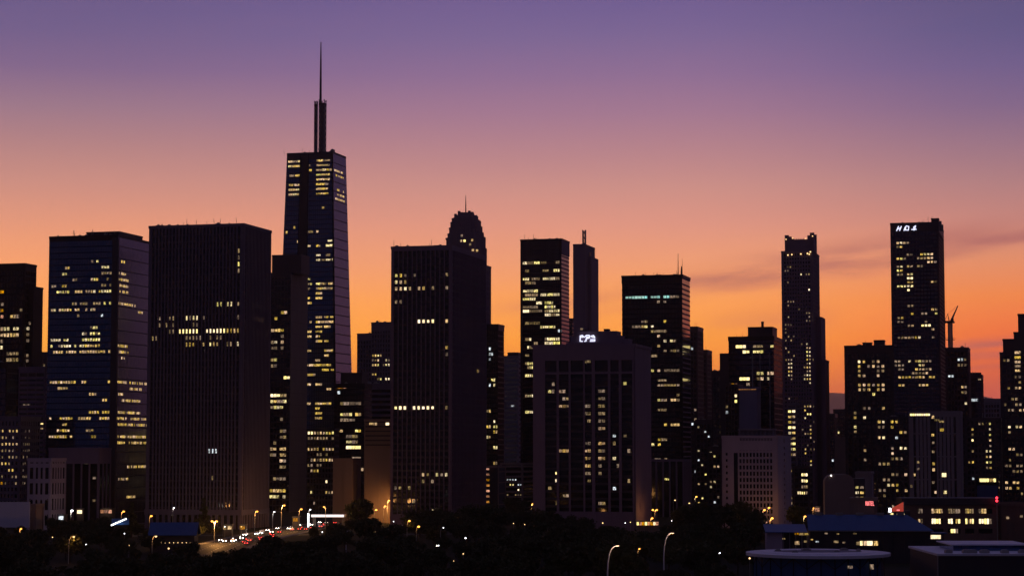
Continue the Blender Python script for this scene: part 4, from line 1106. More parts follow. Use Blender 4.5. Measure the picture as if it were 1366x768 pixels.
on_face(s, [(1244.5, 556, 'y', 1.4, 1.6), (1244.5, 580, 'y', 1.4, 1.4), (1245, 590, 'd', 1.2, 1.2), (1245, 602, 'd', 1.3, 1.3), (1245.5, 618, 'y', 1.3, 1.6), (1245.5, 626, 'y', 1.3, 1.6), (1259.5, 633, 'b', 2.3, 2.1), (1256.5, 573, 'y', 2.0, 1.5),
            (1250, 560, 'd', 2.6, 1.0), (1256, 562, 'd', 2.6, 1.0), (1248, 656, 'y', 1.2, 1.4), (1261, 656, 'w', 1.6, 1.6), (1220, 633, 'y', 1.0, 1.5), (1225, 616, 'd', 1.2, 1.2), (1225, 625, 'd', 1.2, 1.2), (1213.9 + 2, 648, 'd', 1, 1.5), (1245, 643, 'd', 1.2, 1.3)])
s.done()
simple('office_tower', 'unfinished dark tower carrying the construction crane, right of the lettered slab', 'office tower', 1262, 1291, 1296, 464, 1420, d=26, seed=35, crown=2.5, cp=2.2, units=3,
       lit="f 481 1276-1284 v;f 481 1287-1290 d;f 485 1282-1290 d;f 490 1276-1290 d;f 500 1264-1271 v;f 519 1283-1293 y;f 519 1291-1294 b;f 525 1282-1293 d;f 538 1288-1291 w", fill=.7)
simple('office_tower', 'lower navy block stepping down beside the crane tower', 'office tower', 1286, 1309, 1315, 500, 1480, d=24, mats=('g_ink', 'dark'), style='curtain', seed=36, crown=2.5,
       lit="f 537 1297-1301 v;f 533 1302-1306 v;f 544 1287-1291 w;f 508 1303-1306 d", fill=.9, dens=2, blocks=((1294, 1308, 497, 3, 8, 'dark'),))
simple('office_building', 'far low blue-grey block below the pink sky, right of the navy stepping block', 'building', 1313, 1334, 1338, 532, 1700, d=22, mats=('g_ink', 'grey'), seed=37, units=3)
simple('apartment_building', 'dark apartment block with two columns of small yellow windows and a wide yellow floor', 'apartments', 1288, 1334, 1340, 558, 1230, d=20, mats=('g_dark', 'dark'), style='grid', fh=3.2, cp=2.1, seed=38, crown=1.5,
       lit=";".join(f"f {y} 1317-1324 {'y' if i % 3 else 'w'}" for i, y in enumerate(range(564, 628, 6))) + ";f 572 1295-1299 y;f 585 1295-1299 b;f 579 1296-1299 d;f 599 1296-1299 d;f 620 1290-1300 y;f 637 1297-1300 v;f 565 1303-1312 d;f 586 1333-1337 y", fill=.55, wh=.45, dens=.9)
s = Bld('office_building', 'low block with one long yellow window above a blue wall panel', 'building', 1302, 1332, 1338, 634, 1180, d=14)
s.fh = 3.6; bays(s, 2.2); s.core('g_dark'); s.clad('dark', 'rl', bands=(s.fh, 1.4, .2)); s.roof()
b = MB(); z1_ = at(1315, 647, s.P.y).z; s.fbox(b, 'f', .5, s.w - .5, 1, z1_, -.05, .3); b.build('wall_panel', 'blue', s.root)
on_face(s, [(1310, 640, 'b', 2.6, 1.9), (1316, 640, 'b', 2.6, 1.9), (1322.5, 640, 'y', 2.6, 1.9), (1326.5, 640, 'b', 1.6, 1.9)]); s.done()
# right-hand stepped tower
s = Bld('stepped_tower', 'dark stepped tower cut by the photo edge, with a column of yellow windows', 'office tower', 1334.5, 1385, 1392, 470, 1250, d=32)
s.fh = 3.3; bays(s, 2.2, 1.2); s.core('g_dark'); s.clad('dark', 'frl', fins=(s.cp, .8, .35), bands=(s.fh, 1.3, .3), corner=1.2, crown=2); s.roof()
for (x0, y_, k) in ((1337.5, 452, 3), (1352, 443, 5), (1357.5, 419, 7)):
    a = s.local_x(x0, y_); b = MB(); z_ = at(x0, y_, s.P.y + k).z; b.box(a, -.5, k * .6 + .2, 26, s.h - .5, z_); b.box(a - .25, -.3, k * .6, 26.2, z_ - .7, z_ + .3); b.build('upper_tier', 'dark', s.root)
s.units(3, 39, 2)
on_face(s, [(1357.5, 470, 'y', 3.4, 1.6), (1357.5, 476.5, 'y', 3.4, 1.5), (1357.5, 482.5, 'y', 3.2, 1.4), (1357.5, 488, 'd', 3.2, 1.4), (1357.5, 494, 'y', 2.8, 1.3)])
s.lights("f 483 1340-1349 d;f 501 1354-1362 d;f 513 1357-1362 y;f 516 1342-1345 y;f 517 1352-1362 y;f 531 1351-1356 d;f 543 1353-1362 d;f 551 1347-1350 y;f 551 1358-1362 y;f 569 1343-1350 b;f 569 1353-1362 y;f 580 1344-1350 d;f 596 1346-1352 y;f 607 1357-1364 d;f 619 1341-1347 d;f 619 1354-1364 d;f 643 1343-1346 y;f 643 1350-1362 y;f 651 1343-1362 y;f 630 1350-1362 d", fill=.7, wh=.5)
s.scatter('f', 1338, 1364, 500, 660, 8, 'dy', .5, .5); s.done()

# ---------------------------------------------------------------- far left
s = Bld('stepped_tower', 'dark stepped tower at the photo edge, left of the blue glass tower', 'office tower', -12, 33, 48, 352, 1250)
s.fh = 3.7; bays(s, 2.0, .8); s.core('g_dark'); s.clad('black', 'frl', fins=(s.cp, .4, .25), bands=(s.fh, 1.0, .2), corner=.8, crown=4); s.roof('dark')
b = MB(); zt_ = at(40, 383, s.P.y + 6).z; u1_ = (at(47.5, 383, s.P.y + 6) - s.P).dot(s.ux)
sx_ = max(u1_, 4); b.box(0.6, sx_, 4, max(s.d - 2, 16), 0, zt_); b.box(.6, sx_ + .2, 3.8, max(s.d - 2, 16) + .2, zt_ - .8, zt_ + .3); b.build('side_wing', 'black', s.root)
s.lights("f 393 -4-5 o;f 405 0-5 d;f 414 -4-5 o;f 427 -4-5 o;f 421 15-18 y;f 421 20-24 y;f 436 -4-5 y;f 436 7-25 w;f 445 -4-5 y;f 445 7-25 y;f 455 -3-3 d;f 463 -4-4 w;f 473 9-24 d;f 481 9-24 w;f 481 10-14 b;f 404 31-34 o;f 414 27-30 d;f 538 11-20 y", fill=.85, run=2, wh=.55, dens=.95)
for px, py, tn, wd in ((35, 438, 'w', 3.6), (35, 446, 'd', 3.6), (35, 454, 'd', 3.4), (34, 474, 'd', 3.6), (34, 481, 'd', 3.4), (40, 431, 'd', 1.2)):
    p = at(px, py, s.P.y + 3.5) - s.P
    o = bpy.data.objects.new('window', pane_mesh(tn)); COL.objects.link(o); o.parent = s.root; o.location = (p.dot(s.ux) , 3.9, p.z); o.scale = (wd, .3, 1.8)
s.done()
simple('office_building', 'small far block closing the gap left of the blue glass tower', 'building', 45, 62, 66, 470, 1700, d=22, seed=41, units=3, sc=[('f', 48, 62, 476, 560, 4, 'od')])
simple('glass_tower', 'slim navy glass slab in front of the stepped left-edge tower', 'office tower', -12, 9, 15, 484, 1210, d=14, mats=('g_ink', 'black'), style='curtain', seed=42, units=1)
s = simple('office_building', 'grey-brown block with horizontal louver bands, left of the blue glass tower', 'office building', 26, 60, 68, 490, 1190, d=16, mats=('g_dark', 'plum'), style='bands', fh=2.7, seed=43, units=2,
       lit="f 564 51-58 b;f 571 51-58 y;f 585 33-36 d;f 540 30-40 d", dens=2)
s = Bld('apartment_building', 'brown block at the photo edge dotted with a grid of small warm windows', 'apartments', -14, 27, 42, 556, 1130, d=22)
s.fh = 3.5; bays(s, 2.15, .8); s.core('g_dark'); s.clad('brown', 'frl', fins=(s.cp, s.cp * .5, .35), bands=(s.fh, 1.6, .3), corner=.8, crown=2.2); s.roof()
for y in (575, 584, 593, 602, 611, 620, 629, 638, 648): s.lights(f"f {y} -10-26 {'y' if y in (575, 593, 620, 629) else 'd'};r {y} 30-40 d", fill=.42, wh=.5, dens=.72)
s.lights("f 648 1-6 o;f 620 0-8 y"); s.done()
s = Bld('office_building', 'low grey arcaded building with two tiers of arched windows, under the blue glass tower', 'building', 38, 68, 78, 612, 1090, d=16)
s.fh = 4.0; bays(s, 2.6); s.core('g_dark'); s.clad('beige', 'frl', fins=(s.cp, s.cp * .5, .4), bands=(s.fh * 2, 2.2, .35), corner=1, crown=1.6); s.roof()
b = MB()
for tier in range(2):
    n_ = round((s.w - 2) / s.cp)
    for i in range(n_):
        u = 1 + (i + .5) * (s.w - 2) / n_
        zt_ = (tier + 1) * s.fh * 2
        for k in range(6):
            a0, a1 = math.pi * k / 6, math.pi * (k + 1) / 6; r_ = s.cp * .25
            s.fbox(b, 'f', u + r_ * math.cos(a1), u + r_ * math.cos(a0), zt_ - 1.0 + r_ * min(math.sin(a0), math.sin(a1)), zt_ + .05, .0, .33)
b.build('arch_trim', 'beige', s.root); s.done()
s = Bld('office_building', 'dark podium building with pale uprights, attached below the blue glass tower', 'building', 66, 132, 146, 598, 1120, d=14)
s.fh = 4.0; bays(s, 5.2); s.core('g_dark'); s.clad('plum', 'frl', fins=(s.cp, .8, .5), corner=.6, crown=8); s.roof()
s.lights("f 622 112-118 d;f 640 118-124 d;f 667 121-127 d", fill=.4, wh=.3); s.done()
b0 = empty('billboard', at(20, 690, 1000) * 1, -.1, 'blank lavender billboard panel standing low at the photo edge', 'billboard')
b0.location.z = 0
za, zb = at(20, 703, 1000).z, at(20, 669, 1000).z
b = MB(); b.box(-16, 7.2, -.25, .25, za, zb); b.build('panel', 'white', b0)
b = MB()
for x in (-13, -5, 4): b.box(x - .3, x + .3, .26, .9, 0, zb - .6)
for z_ in (za + .4, zb - .8): b.box(-15.5, 6.9, .252, .5, z_, z_ + .3)
b.build('support_frame', 'steel', b0)
s = Bld('concrete_block', 'narrow tan block glowing beside the lavender billboard', 'building', 41, 47, 50, 673, 1010, d=8); s.fh = 3; s.cp = 2
s.core('tan', name='wall'); s.clad('tan', 'frl', corner=.4, crown=.8, parapet=.5); s.roof(); s.done()

# ------------------------------------------------------------------ construction crane
D_ = 1440
base = at(1268, 464, D_); cr = empty('tower_crane', (base.x, D_, 0), -.5, 'lattice tower crane with raised jib on top of the unfinished dark tower', 'crane')
cr.location.z = base.z - 1
mz = at(1268, 430, D_).z - cr.location.z
b = MB(); lattice(b, 0, 0, 1.1, 0, mz, .32, 2.6); b.build('mast', 'steel', cr)
b = MB(); b.box(-2.6, 2.6, -2.2, 2.2, mz - .4, mz + .8); b.box(1.0, 2.6, -1.4, -.1, mz + .7, mz + 2.8); b.box(-4.2, 1, -.9, .9, mz + .7, mz + 1.1); b.build('slewing_platform', 'dark', cr)
b = MB(); b.box(-5.0, -3.4, -1, 1, mz - .6, mz + 1.8); b.build('counterweight', 'grey', cr)
b = MB()
tip = Vector((5.6, 0, at(1277, 408, D_).z - cr.location.z)); foot = Vector((1.0, 0, mz + .8))
for o_ in (-.55, .55): b.tube([foot + Vector((0, o_, 0)), tip + Vector((0, o_ * .3, 0))], .3, 5)
b.tube([foot + Vector((-.9, 0, .3)), tip], .28, 5)
for i in range(8):
    f0, f1 = i / 8, (i + 1) / 8; a = foot.lerp(tip, f0); c = foot.lerp(tip, f1)
    b.tube([a + Vector((0, -.55 * (1 - .7 * f0), 0)), c + Vector((0, .55 * (1 - .7 * f1), 0))], .12, 4)
    b.tube([a + Vector((-.9 * (1 - f0), 0, .3)), c + Vector((0, .5 * (1 - .7 * f1), 0))], .12, 4)
b.build('jib', 'steel', cr)
b = MB(); ap = Vector((-1.6, 0, mz + 6.0)); b.tube([(-.6, .8, mz + .7), ap], .2, 5); b.tube([(-.6, -.8, mz + .7), ap], .2, 5); b.tube([(-4, 0, mz + 1), ap], .15, 5); b.tube([ap, tip], .08, 4); b.build('a_frame', 'steel', cr)
b = MB(); z_ = mz * .35; b.box(-2.6, 2.6, -2.6, 2.6, z_, z_ + .35)
for a, c in ((-2.5, -2.5), (2.5, -2.5), (2.5, 2.5), (-2.5, 2.5)): b.tube([(a, c, z_), (a, c, z_ + 1.6)], .12, 4)
b.box(-2.6, 2.6, -2.65, -2.5, z_ + 1.4, z_ + 1.55); b.box(-2.6, 2.6, 2.5, 2.65, z_ + 1.4, z_ + 1.55); b.build('climbing_collar', 'steel', cr)

# ------------------------------------------------------------------ low buildings in front, right side
def gable(name, label, xl, xr, y_ridge, y_eave, D, depth, over=1.0, wall='dark', roof='blue', cat='shed', rz=-.06, hip=0.0):
    a, c = at(xl, y_eave, D), at(xr, y_eave, D)
    L_ = c.x - a.x; ze = a.z; zr = at((xl + xr) / 2, y_ridge, D + depth / 2).z
    e = empty(name, (a.x, D, 0), rz, label, cat)
    b = MB(); b.box(over, L_ - over, over, depth - over, 0, ze)
    b.build('wall', wall, e)
    b = MB(); h_ = depth / 2
    for y0, y1, z0_, z1_ in ((0, h_, ze, zr), (h_, depth, zr, ze)):
        q0, q1 = (L_, L_ - hip) if y0 == 0 else (L_ - hip, L_)
        b.hexa([(0, y0, z0_), (q0, y0, z0_), (q1, y1, z1_), (0, y1, z1_), (0, y0, z0_ + .25), (q0, y0, z0_ + .25), (q1, y1, z1_ + .25), (0, y1, z1_ + .25)])
    if hip: b.poly([(L_, 0, ze + .25), (L_, depth, ze + .25), (L_ - hip, h_, zr + .25)])
    n_ = int(L_ / 1.2)
    for i in range(n_ + 1):
        x = min(.06 + i * L_ / n_, L_ - .06)
        if hip and x > L_ - hip - .1: continue
        b.hexa([(x - .05, 0, ze + .2), (x + .05, 0, ze + .2), (x + .05, h_, zr + .2), (x - .05, h_, zr + .2), (x - .05, 0, ze + .33), (x + .05, 0, ze + .33), (x + .05, h_, zr + .33), (x - .05, h_, zr + .33)])
    b.build('roof', roof, e)
    b = MB()
    for x in ((over,) if hip else (over, L_ - over - .2)): b.poly([(x, over, ze), (x, depth - over, ze), (x, h_, zr - .15)]); b.poly([(x + .2, h_, zr - .15), (x + .2, depth - over, ze), (x + .2, over, ze)])
    b.build('gable_wall', wall, e)
    return e, L_, ze
def low_window(e, x, y, z, wd, ht, tone, axis='x'):
    o = bpy.data.objects.new('window', pane_mesh(tone)); COL.objects.link(o); o.parent = e
    o.location = (x, y, z); o.scale = (wd, .1, ht) if axis == 'x' else (.1, wd, ht); return o
# blue-roofed market hall
e, L_, ze = gable('market_hall', 'long hall with a ribbed blue pitched roof and lit rooms under its eaves', 1078, 1243, 686.5, 707.5, 770, 22, cat='hall', rz=-.1, hip=8.5)
mpx = L_ / 165
for x0, x1, py, tn, ht in ((1112, 1118, 722, 'd', .8), (1060 + 28, 1092, 722, 'v', .5), (1123, 1127, 723, 'd', .6), (1141.5, 1146, 724, 'd', 1.2), (1146.5, 1151, 723.8, 'b', 1.6), (1151.5, 1155, 723.8, 'y', 1.6), (1155.5, 1163, 723.8, 'b', 1.6), (1163.8, 1170, 723.8, 'y', 1.6), (1100, 1104, 711, 'd', .5), (1116, 1119, 711.5, 'd', .4), (1136, 1142, 711, 'd', .4)):
    low_window(e, (((x0 + x1) / 2) - 1078) * mpx, .96, at(1150, py, 770).z, (x1 - x0) * mpx, ht, tn)
b = MB()
for i in range(12): b.box(L_ * i / 12 + .8, L_ * i / 12 + 1.1, .3, .62, 0, ze)
b.build('eaves_post', 'dark', e)
zr_ = at(1160, 686.5, 781).z
for i in range(5):
    x = L_ * (.10 + .165 * i); b = MB(); b.box(x - 1.2, x + 1.2, 10.3, 11.7, zr_ - .3, zr_ + .7); b.box(x - 1.4, x + 1.4, 10.1, 11.9, zr_ + .7, zr_ + .9); b.build('ridge_vent', 'steel', e)
b = MB(); b.box(0, L_, -.25, -.02, ze - .12, ze + .12); b.build('gutter', 'steel', e)
# lower wing with lean-to roof
a, c = at(1021, 709, 765), at(1077, 709, 765)
e = empty('market_wing', (a.x, 765, 0), -.06, 'low wing with a shallow blue lean-to roof and pale end wall beside the hall', 'building')
Lw = c.x - a.x; ze = a.z
b = MB(); b.hexa([(0, 0, ze - .3), (Lw, 0, ze - .3), (Lw, 14, at(1060, 699.5, 779).z), (0, 14, at(1060, 699.5, 779).z), (0, 0, ze), (Lw, 0, ze), (Lw, 14, at(1060, 699.5, 779).z + .3), (0, 14, at(1060, 699.5, 779).z + .3)]); b.build('roof', 'blue', e)
b = MB(); b.box(.6, 6.2, 1, 12, 0, ze - .31); b.build('end_wall', 'beige', e)
b = MB(); b.box(6.3, Lw - .2, 3.5, 12, 0, ze - .31); b.build('wall', 'dark', e)
b = MB()
for i in range(5): b.box(6.5 + i * 2.2, 6.7 + i * 2.2, .9, 1.1, 0, ze - .32)
b.build('eaves_post', 'steel', e)
k_ = Lw / 56
for x0, x1, py, tn, ht in ((1044, 1048, 718, 'd', .5), (1061, 1066, 711.3, 'o', .7), (1067, 1073, 711.6, 'y', .8), (1074, 1079.5, 711.6, 'y', .7), (1061, 1067, 723.5, 'y', 1.3), (1073, 1077, 721.5, 'd', .7), (1082, 1085, 719, 'y', .4)):
    low_window(e, ((x0 + x1) / 2 - 1021) * k_, 3.4, at(1060, py, 768).z, (x1 - x0) * k_, ht, tn)
# round pavilion with the pale disc roof
a = at(1091, 736.5, 650)
e = empty('round_pavilion', (a.x, 650, 0), 0, 'round blue-glazed pavilion under a wide pale flat disc roof, nearest the viewer', 'pavilion')
rx = (at(1186, 737, 650).x - at(995, 737, 650).x) / 2; ry = 23.0
def oval(k, n=40): return [(math.cos(2 * math.pi * i / n) * rx * k, math.sin(2 * math.pi * i / n) * ry * k) for i in range(n)]
zt_ = a.z
b = MB(); b.prism(oval(1), zt_ - .8, zt_ + .1); b.build('roof', 'white', e)
b = MB(); b.prism(oval(.80), zt_ + .1, zt_ + .42, .97); b.build('roof_ring', 'white', e)
b = MB(); b.prism([(x, y * .55) for x, y in oval(.62)], zt_ + .42, zt_ + .5, .97); b.build('roof_deck', 'grey', e)
for i, (x, y, wd, hh_) in enumerate(((-8, -7, .9, .4), (-3, 4, 1.4, .5), (5, -5, .8, .4), (9, 6, 1.2, .5), (12, -3, .6, .7), (-12, 2, .9, .4))):
    b = MB(); b.box(x - wd, x + wd, y - wd, y + wd, zt_ + .3, zt_ + .4 + hh_); b.box(x - wd * .6, x + wd * .6, y - wd * .6, y + wd * .6, zt_ + .4 + hh_, zt_ + .65 + hh_); b.build('roof_unit', 'steel', e)
b = MB(); b.prism(oval(.90), 0, zt_ - .8); b.build('glazing', 'blue', e)
b = MB()
pts_ = oval(.905, 30)
for i in range(15, 30):
    (x0, y0), (x1, y1) = pts_[i], pts_[(i + 1) % 30]
    b.tube([(x0, y0, 0), (x0, y0, zt_ - .85)], .14, 5)
    if i % 2: b.tube([(x0, y0, zt_ - 4), (x1, y1, zt_ - 1)], .12, 5)
    else: b.tube([(x0, y0, zt_ - 1), (x1, y1, zt_ - 4)], .12, 5)
b.build('window_frame', 'black', e)
low_window(e, rx * .62, -ry * .74, zt_ - 3.4, 1.1, 1.5, 'd'); low_window(e, rx * .3, -ry * .89, zt_ - 3.3, 1.4, .8, 'd')
# flat hall at the photo edge
a, c = at(1250, 738, 600), at(1392, 738, 600)
e = empty('flat_hall', (a.x, 600, 0), -.02, 'low dark hall with a pale flat roof and raised deck, at the photo edge', 'hall')
Lf = c.x - a.x; zf = a.z
b = MB(); b.box(.4, Lf, .4, 48, 0, zf - .6); b.build('wall', 'dark', e)
b = MB(); b.box(0, Lf + .5, 0, 48.5, zf - .6, zf); b.build('roof', 'white', e)
b = MB(); b.box(8, Lf, 18, 40, zf + .01, zf + 1.6); b.build('roof_deck', 'g_navy', e)
b = MB(); b.box(7.2, Lf, 17.2, 41, zf + 1.6, zf + 1.95); b.build('deck_roof', 'white', e)
for i, (x, wd) in enumerate(((3, 2), (8, 4), (13, 2.5), (19, 2), (24, 4))):
    b = MB(); b.box(x, x + wd, 3, 5.5, zf, zf + .8); b.box(x + .3, x + wd - .3, 3.3, 5.2, zf + .8, zf + 1.0); b.build('roof_unit', 'steel', e)
b = MB(); b.tube([(.2, .2, 0), (.2, .2, zf - .6)], .15, 6); b.build('downpipe', 'steel', e)
# brick offices
s = Bld('office_building', 'long low brick office with two rows of warm lit windows under a dark flat roof', 'office building', 1205, 1330, 1346, 664, 900, d=18, theta=math.radians(3))
s.fh = 3.4; bays(s, 1.7)
s.core('g_dark'); 
b = MB(); zt_ = s.h
zr = [(at(1260, 677.8, 900).z, at(1260, 684.5, 900).z), (at(1260, 691, 900).z, at(1260, 698.5, 900).z), (at(1260, 704.5, 900).z, at(1260, 711, 900).z)]
zb_ = [zt_ - 3.0] + [q for p in zr for q in p] + [0]
for i in range(0, len(zb_), 2): s.fbox(b, 'f', 0, s.w, zb_[i + 1], zb_[i], -.05, .42)
px_u = lambda px: s.hit('f', px, 690)[0]
gaps = [(1205, 1224), (1231, 1242), (1258, 1264), (1281, 1287), (1299, 1305), (1323.5, 1330)]
for x0, x1 in gaps:
    for z1_, z0_ in zr: s.fbox(b, 'f', max(.0, px_u(x0)), min(s.w, px_u(x1)), z0_, z1_, -.05, .4)
s.fbox(b, 'r', 0, s.d, 0, zt_ - 3, -.05, .4); s.fbox(b, 'l', 0, s.d, 0, zt_ - 3, -.05, .4)
b.build('facade_cladding', 'brick', s.root)
b = MB(); b.box(-s.w - 1.2, 1.2, -1.2, s.d + 1.2, zt_ - 3, zt_ - 2.2); b.box(-s.w - .6, .6, -.6, s.d + .6, zt_ - 2.2, zt_); b.build('roof', 'dark', s.root)
def bwin(x0, x1, row, tn, n):
    z1_, z0_ = zr[row]
    for i in range(n):
        ua, ub = px_u(x0 + (x1 - x0) * i / n), px_u(x0 + (x1 - x0) * (i + 1) / n)
        if R.random() < .08: continue
        s.pane('f', (ua + ub) / 2, (z0_ + z1_) / 2, (ub - ua) * .8, (z1_ - z0_) * R.uniform(.75, .95), tn if R.random() > .3 else R.choice('yd'), .06)
bwin(1242.5, 1258, 0, 'y', 5); bwin(1264.5, 1281, 0, 'd', 5); bwin(1287.5, 1299, 0, 'd', 4); bwin(1305.5, 1323, 0, 'y', 5)
bwin(1242.5, 1258, 1, 'b', 5); bwin(1264.5, 1281, 1, 'b', 5); bwin(1287.5, 1299, 1, 'b', 4); bwin(1305.5, 1323, 1, 'b', 5); bwin(1264.5, 1281, 2, 'b', 5); bwin(1224.5, 1231, 0, 'd', 2); bwin(1224.5, 1231, 1, 'd', 2)
s.done()
s = Bld('office_building', 'low dark brick annex with lamps on its wall, right of the brick office', 'building', 1334, 1392, 1400, 672, 910, d=16, theta=math.radians(3))
s.fh = 3.4; bays(s, 3); s.core('brick', name='wall'); s.clad('brick', 'frl', fins=(s.cp, .5, .2), corner=.5, crown=1.2, base=1); s.roof('dark')
on_face(s, [(1344, 690, 'd', 1.2, 1.0), (1362, 688, 'd', 1.2, 1.0)])
s.done()
# glass kiosk
a = at(1240, 714, 780); e = empty('kiosk', (a.x, 780, 0), 0, 'small yellow-lit kiosk under a blue canopy, right of the blue-roofed hall', 'kiosk')
zk = at(1240, 711, 780).z
b = MB(); b.box(-4.5, 6, -3, 5, zk, zk + .35); b.build('canopy', 'blue', e)
b = MB(); b.box(-3.6, 5, -2, 4.4, 0, zk - 2.6); b.box(-3.6, 5, -1.5, 4.4, zk - 2.6, zk - .01); b.build('wall', 'dark', e)
low_window(e, 1.2, -1.6, zk - 1.2, 5.2, 1.4, 'b')
# rounded dark block with balconies
a, c = at(1100, 632, 960), at(1139, 632, 960)
e = empty('apartment_building', (a.x, 960, 0), -.1, 'squat dark block with rounded top corners and lit balconies on its right side', 'apartments')
Wd = c.x - a.x; hz = a.z
b = MB(); r_ = 4.0; prof_ = [(0, 0), (Wd, 0), (Wd, hz - r_)] + [(Wd - r_ + r_ * math.cos(t), hz - r_ + r_ * math.sin(t)) for t in [math.pi / 2 * k / 6 for k in range(1, 6)]] + [(Wd - r_, hz), (r_, hz)] + [(r_ - r_ * math.sin(t), hz - r_ + r_ * math.cos(t)) for t in [math.pi / 2 * k / 6 for k in range(1, 7)]]
n0 = len(b.v); kf = len(prof_)
b.v += [(x, 0, z) for x, z in prof_] + [(x, 15, z) for x, z in prof_]
b.f.append(tuple(range(kf))); b.f.append(tuple(reversed(range(kf, 2 * kf))))
for i in range(kf): j = (i + 1) % kf; b.f.append((i, i + kf, j + kf, j))
b.build('wall', 'tan', e)
b = MB(); b.box(Wd + .002, Wd + 5.0, 3, 14, 0, hz - 2); b.build('side_wing', 'dark', e)
for i, py in enumerate((650, 657, 664)):
    z_ = at(1143, py, 960).z
    b = MB(); b.box(Wd + .1, Wd + 5.1, 1.6, 3, z_ - 1.6, z_ - 1.3); b.box(Wd + .1, Wd + 5.1, 1.6, 1.75, z_ - 1.3, z_ - .4); b.build('balcony', 'dark', e)
    low_window(e, Wd + 1.4, 2.95, z_, 1.4, 1.3, 'd' if i == 2 else 'w'); low_window(e, Wd + 3.6, 2.95, z_, 1.6, 1.3, 'y' if i else 'd')
b = MB(); b.ball((Wd * .22, -.2, hz - .6), .3, 8, 5); b.build('roof_lamp', 'white_lamp', e)
# pale wall block, sign block
s = Bld('concrete_block', 'plain blue-grey windowless block right behind the rounded dark block', 'building', 1142, 1161, 1167, 630, 1010, d=14); s.fh = 3.5; s.cp = 2
s.core('grey', name='wall'); s.clad('grey', 'frl', fins=(6, .25, .1), corner=.3, crown=.6, parapet=.5); s.roof(); s.done()
s = Bld('shop_building', 'low pinkish shop block carrying the red sign, behind the blue-roofed hall', 'shop', 1134, 1166, 1172, 665, 900, d=12)
s.fh = 3.5; bays(s, 4); s.core('tan', name='wall'); s.clad('tan', 'frl', fins=(s.cp, .4, .2), crown=1.0, parapet=.5); s.roof(); s.done()
sg = empty('neon_sign', s.P, -s.theta, 'red glowing letter sign on the low pinkish shop block', 'sign')
G3 = [[[(0.05, 0), (0.05, 1)], [(0.9, 0), (0.9, 1)], [(0.05, .5), (.9, .5)]], [[(0.1, 0), (.5, 1), (.9, 0)], [(.25, .4), (.75, .4)]], [[(0.1, 1), (.9, 1)], [(.5, 1), (.5, 0)]], [[(.85, 1), (.1, 1), (.1, 0), (.85, 0)], [(.1, .5), (.7, .5)]], [[(.1, 1), (.1, 0), (.95, 0)]]]
ux_ = lambda px: s.local_x(px, 670)
za, zb = at(1160, 673.5, 900).z, at(1160, 668.2, 900).z
for i, g in enumerate(G3):
    xa = 1155 + i * 2.35; glyph(g, ux_(xa), za, ux_(xa + 1.75) - ux_(xa), zb - za, -.3, .26, .15, sg, 'sign_red', 'sign_letter')
b = MB(); b.box(ux_(1154), ux_(1167.5), -.29, -.21, za - .3, zb + .3); b.build('sign_board', 'dark', sg)
# red canopy kiosk
a = at(1195, 680, 880); e = empty('petrol_kiosk', (a.x, 880, 0), -.1, 'small kiosk with a slanted red lit fascia and a white lamp panel', 'kiosk')
zk = at(1195, 681, 880).z; zk2 = at(1195, 669, 880).z
b = MB(); b.box(-3, 6, 1, 8, 0, zk); b.build('wall', 'dark', e)
b = MB(); k0 = len(b.v); P_ = [(-1.6, zk - .2), (3.2, zk - .2), (3.2, zk2), (-1.6, zk + 1.2)]
b.v += [(x, .4, z) for x, z in P_] + [(x, .8, z) for x, z in P_]
for fq in ((0, 1, 2, 3), (7, 6, 5, 4), (0, 4, 5, 1), (1, 5, 6, 2), (2, 6, 7, 3), (3, 7, 4, 0)): b.f.append(fq)
b.build('fascia', glow_mat('red_fascia_light', (1, .12, .08), .35), e)
b = MB(); b.box(.4, 1.6, .3, .39, zk + .1, zk + .6); b.build('fascia_lamp', 'sign_red', e)
b = MB(); b.box(-2.9, -1.9, .3, .8, zk - .5, zk + 1.2); b.build('lamp_panel', 'white_lamp', e)
b = MB(); b.box(3.3, 3.6, .3, .8, zk - 1, zk2 + .1); b.build('fascia_post', 'steel', e)
for x in (-1.6, 1.0, 3.0): low_window(e, x, .9, at(1195, 685.5, 880).z, 1.2, 1.0, 'w')
# red beacon
a = at(1324, 666, 905); e = empty('signal_mast', (a.x, 897, s.h * 0), 0, 'short mast with two red lights standing in front of the brick office roof', 'mast')
b = MB(); b.tube([(0, 0, 0), (0, 0, at(1324, 663, 897).z)], .14, 6); b.build('pole', 'steel', e)
for py in (663.5, 667.5): b = MB(); b.ball((0, 0, at(1324, py, 897).z), .55, 10, 6); b.build('lamp', 'beacon', e)
# left: blue sheds and white lit canopy
e, L_, ze = gable('shed', 'low blue-roofed shed at the foot of the ribbed slab with a string of small lights', 197, 262, 697, 714, 850, 14, roof='blue', cat='shed', rz=.02)
b = MB(); b.tube([(-4 + 0, -.6, ze - 2.2), (L_ * .35, -.6, ze - 2.6), (L_ + 4, -.6, ze - 2.2)], .04, 4); b.build('light_cable', 'rubber', e)
for i in range(12): b = MB(); b.ball((L_ * (.02 + .95 * i / 11), -.6, ze - 2.75), .16, 6, 4); b.build('light_bulb', 'sodium_dim', e)
e, L_, ze = gable('shed', 'small blue-roofed shed edged with white lights, left of the larger blue shed', 149, 172, 692, 700, 930, 9, roof='blue', cat='shed', rz=.2)
for i in range(9):
    b = MB(); t = i / 8; b.ball((t * L_ * .8, -.2, ze + .1 + t * 2.6), .36, 7, 5); b.build('light_bulb', 'white_lamp', e)
a = at(437, 688, 1130); e = empty('filling_station', (a.x, 1130, 0), -.05, 'low canopy edged with a long glowing white strip at the head of the avenue', 'canopy')
wv = at(459, 688, 1130).x - a.x; zs = at(437, 688, 1130).z
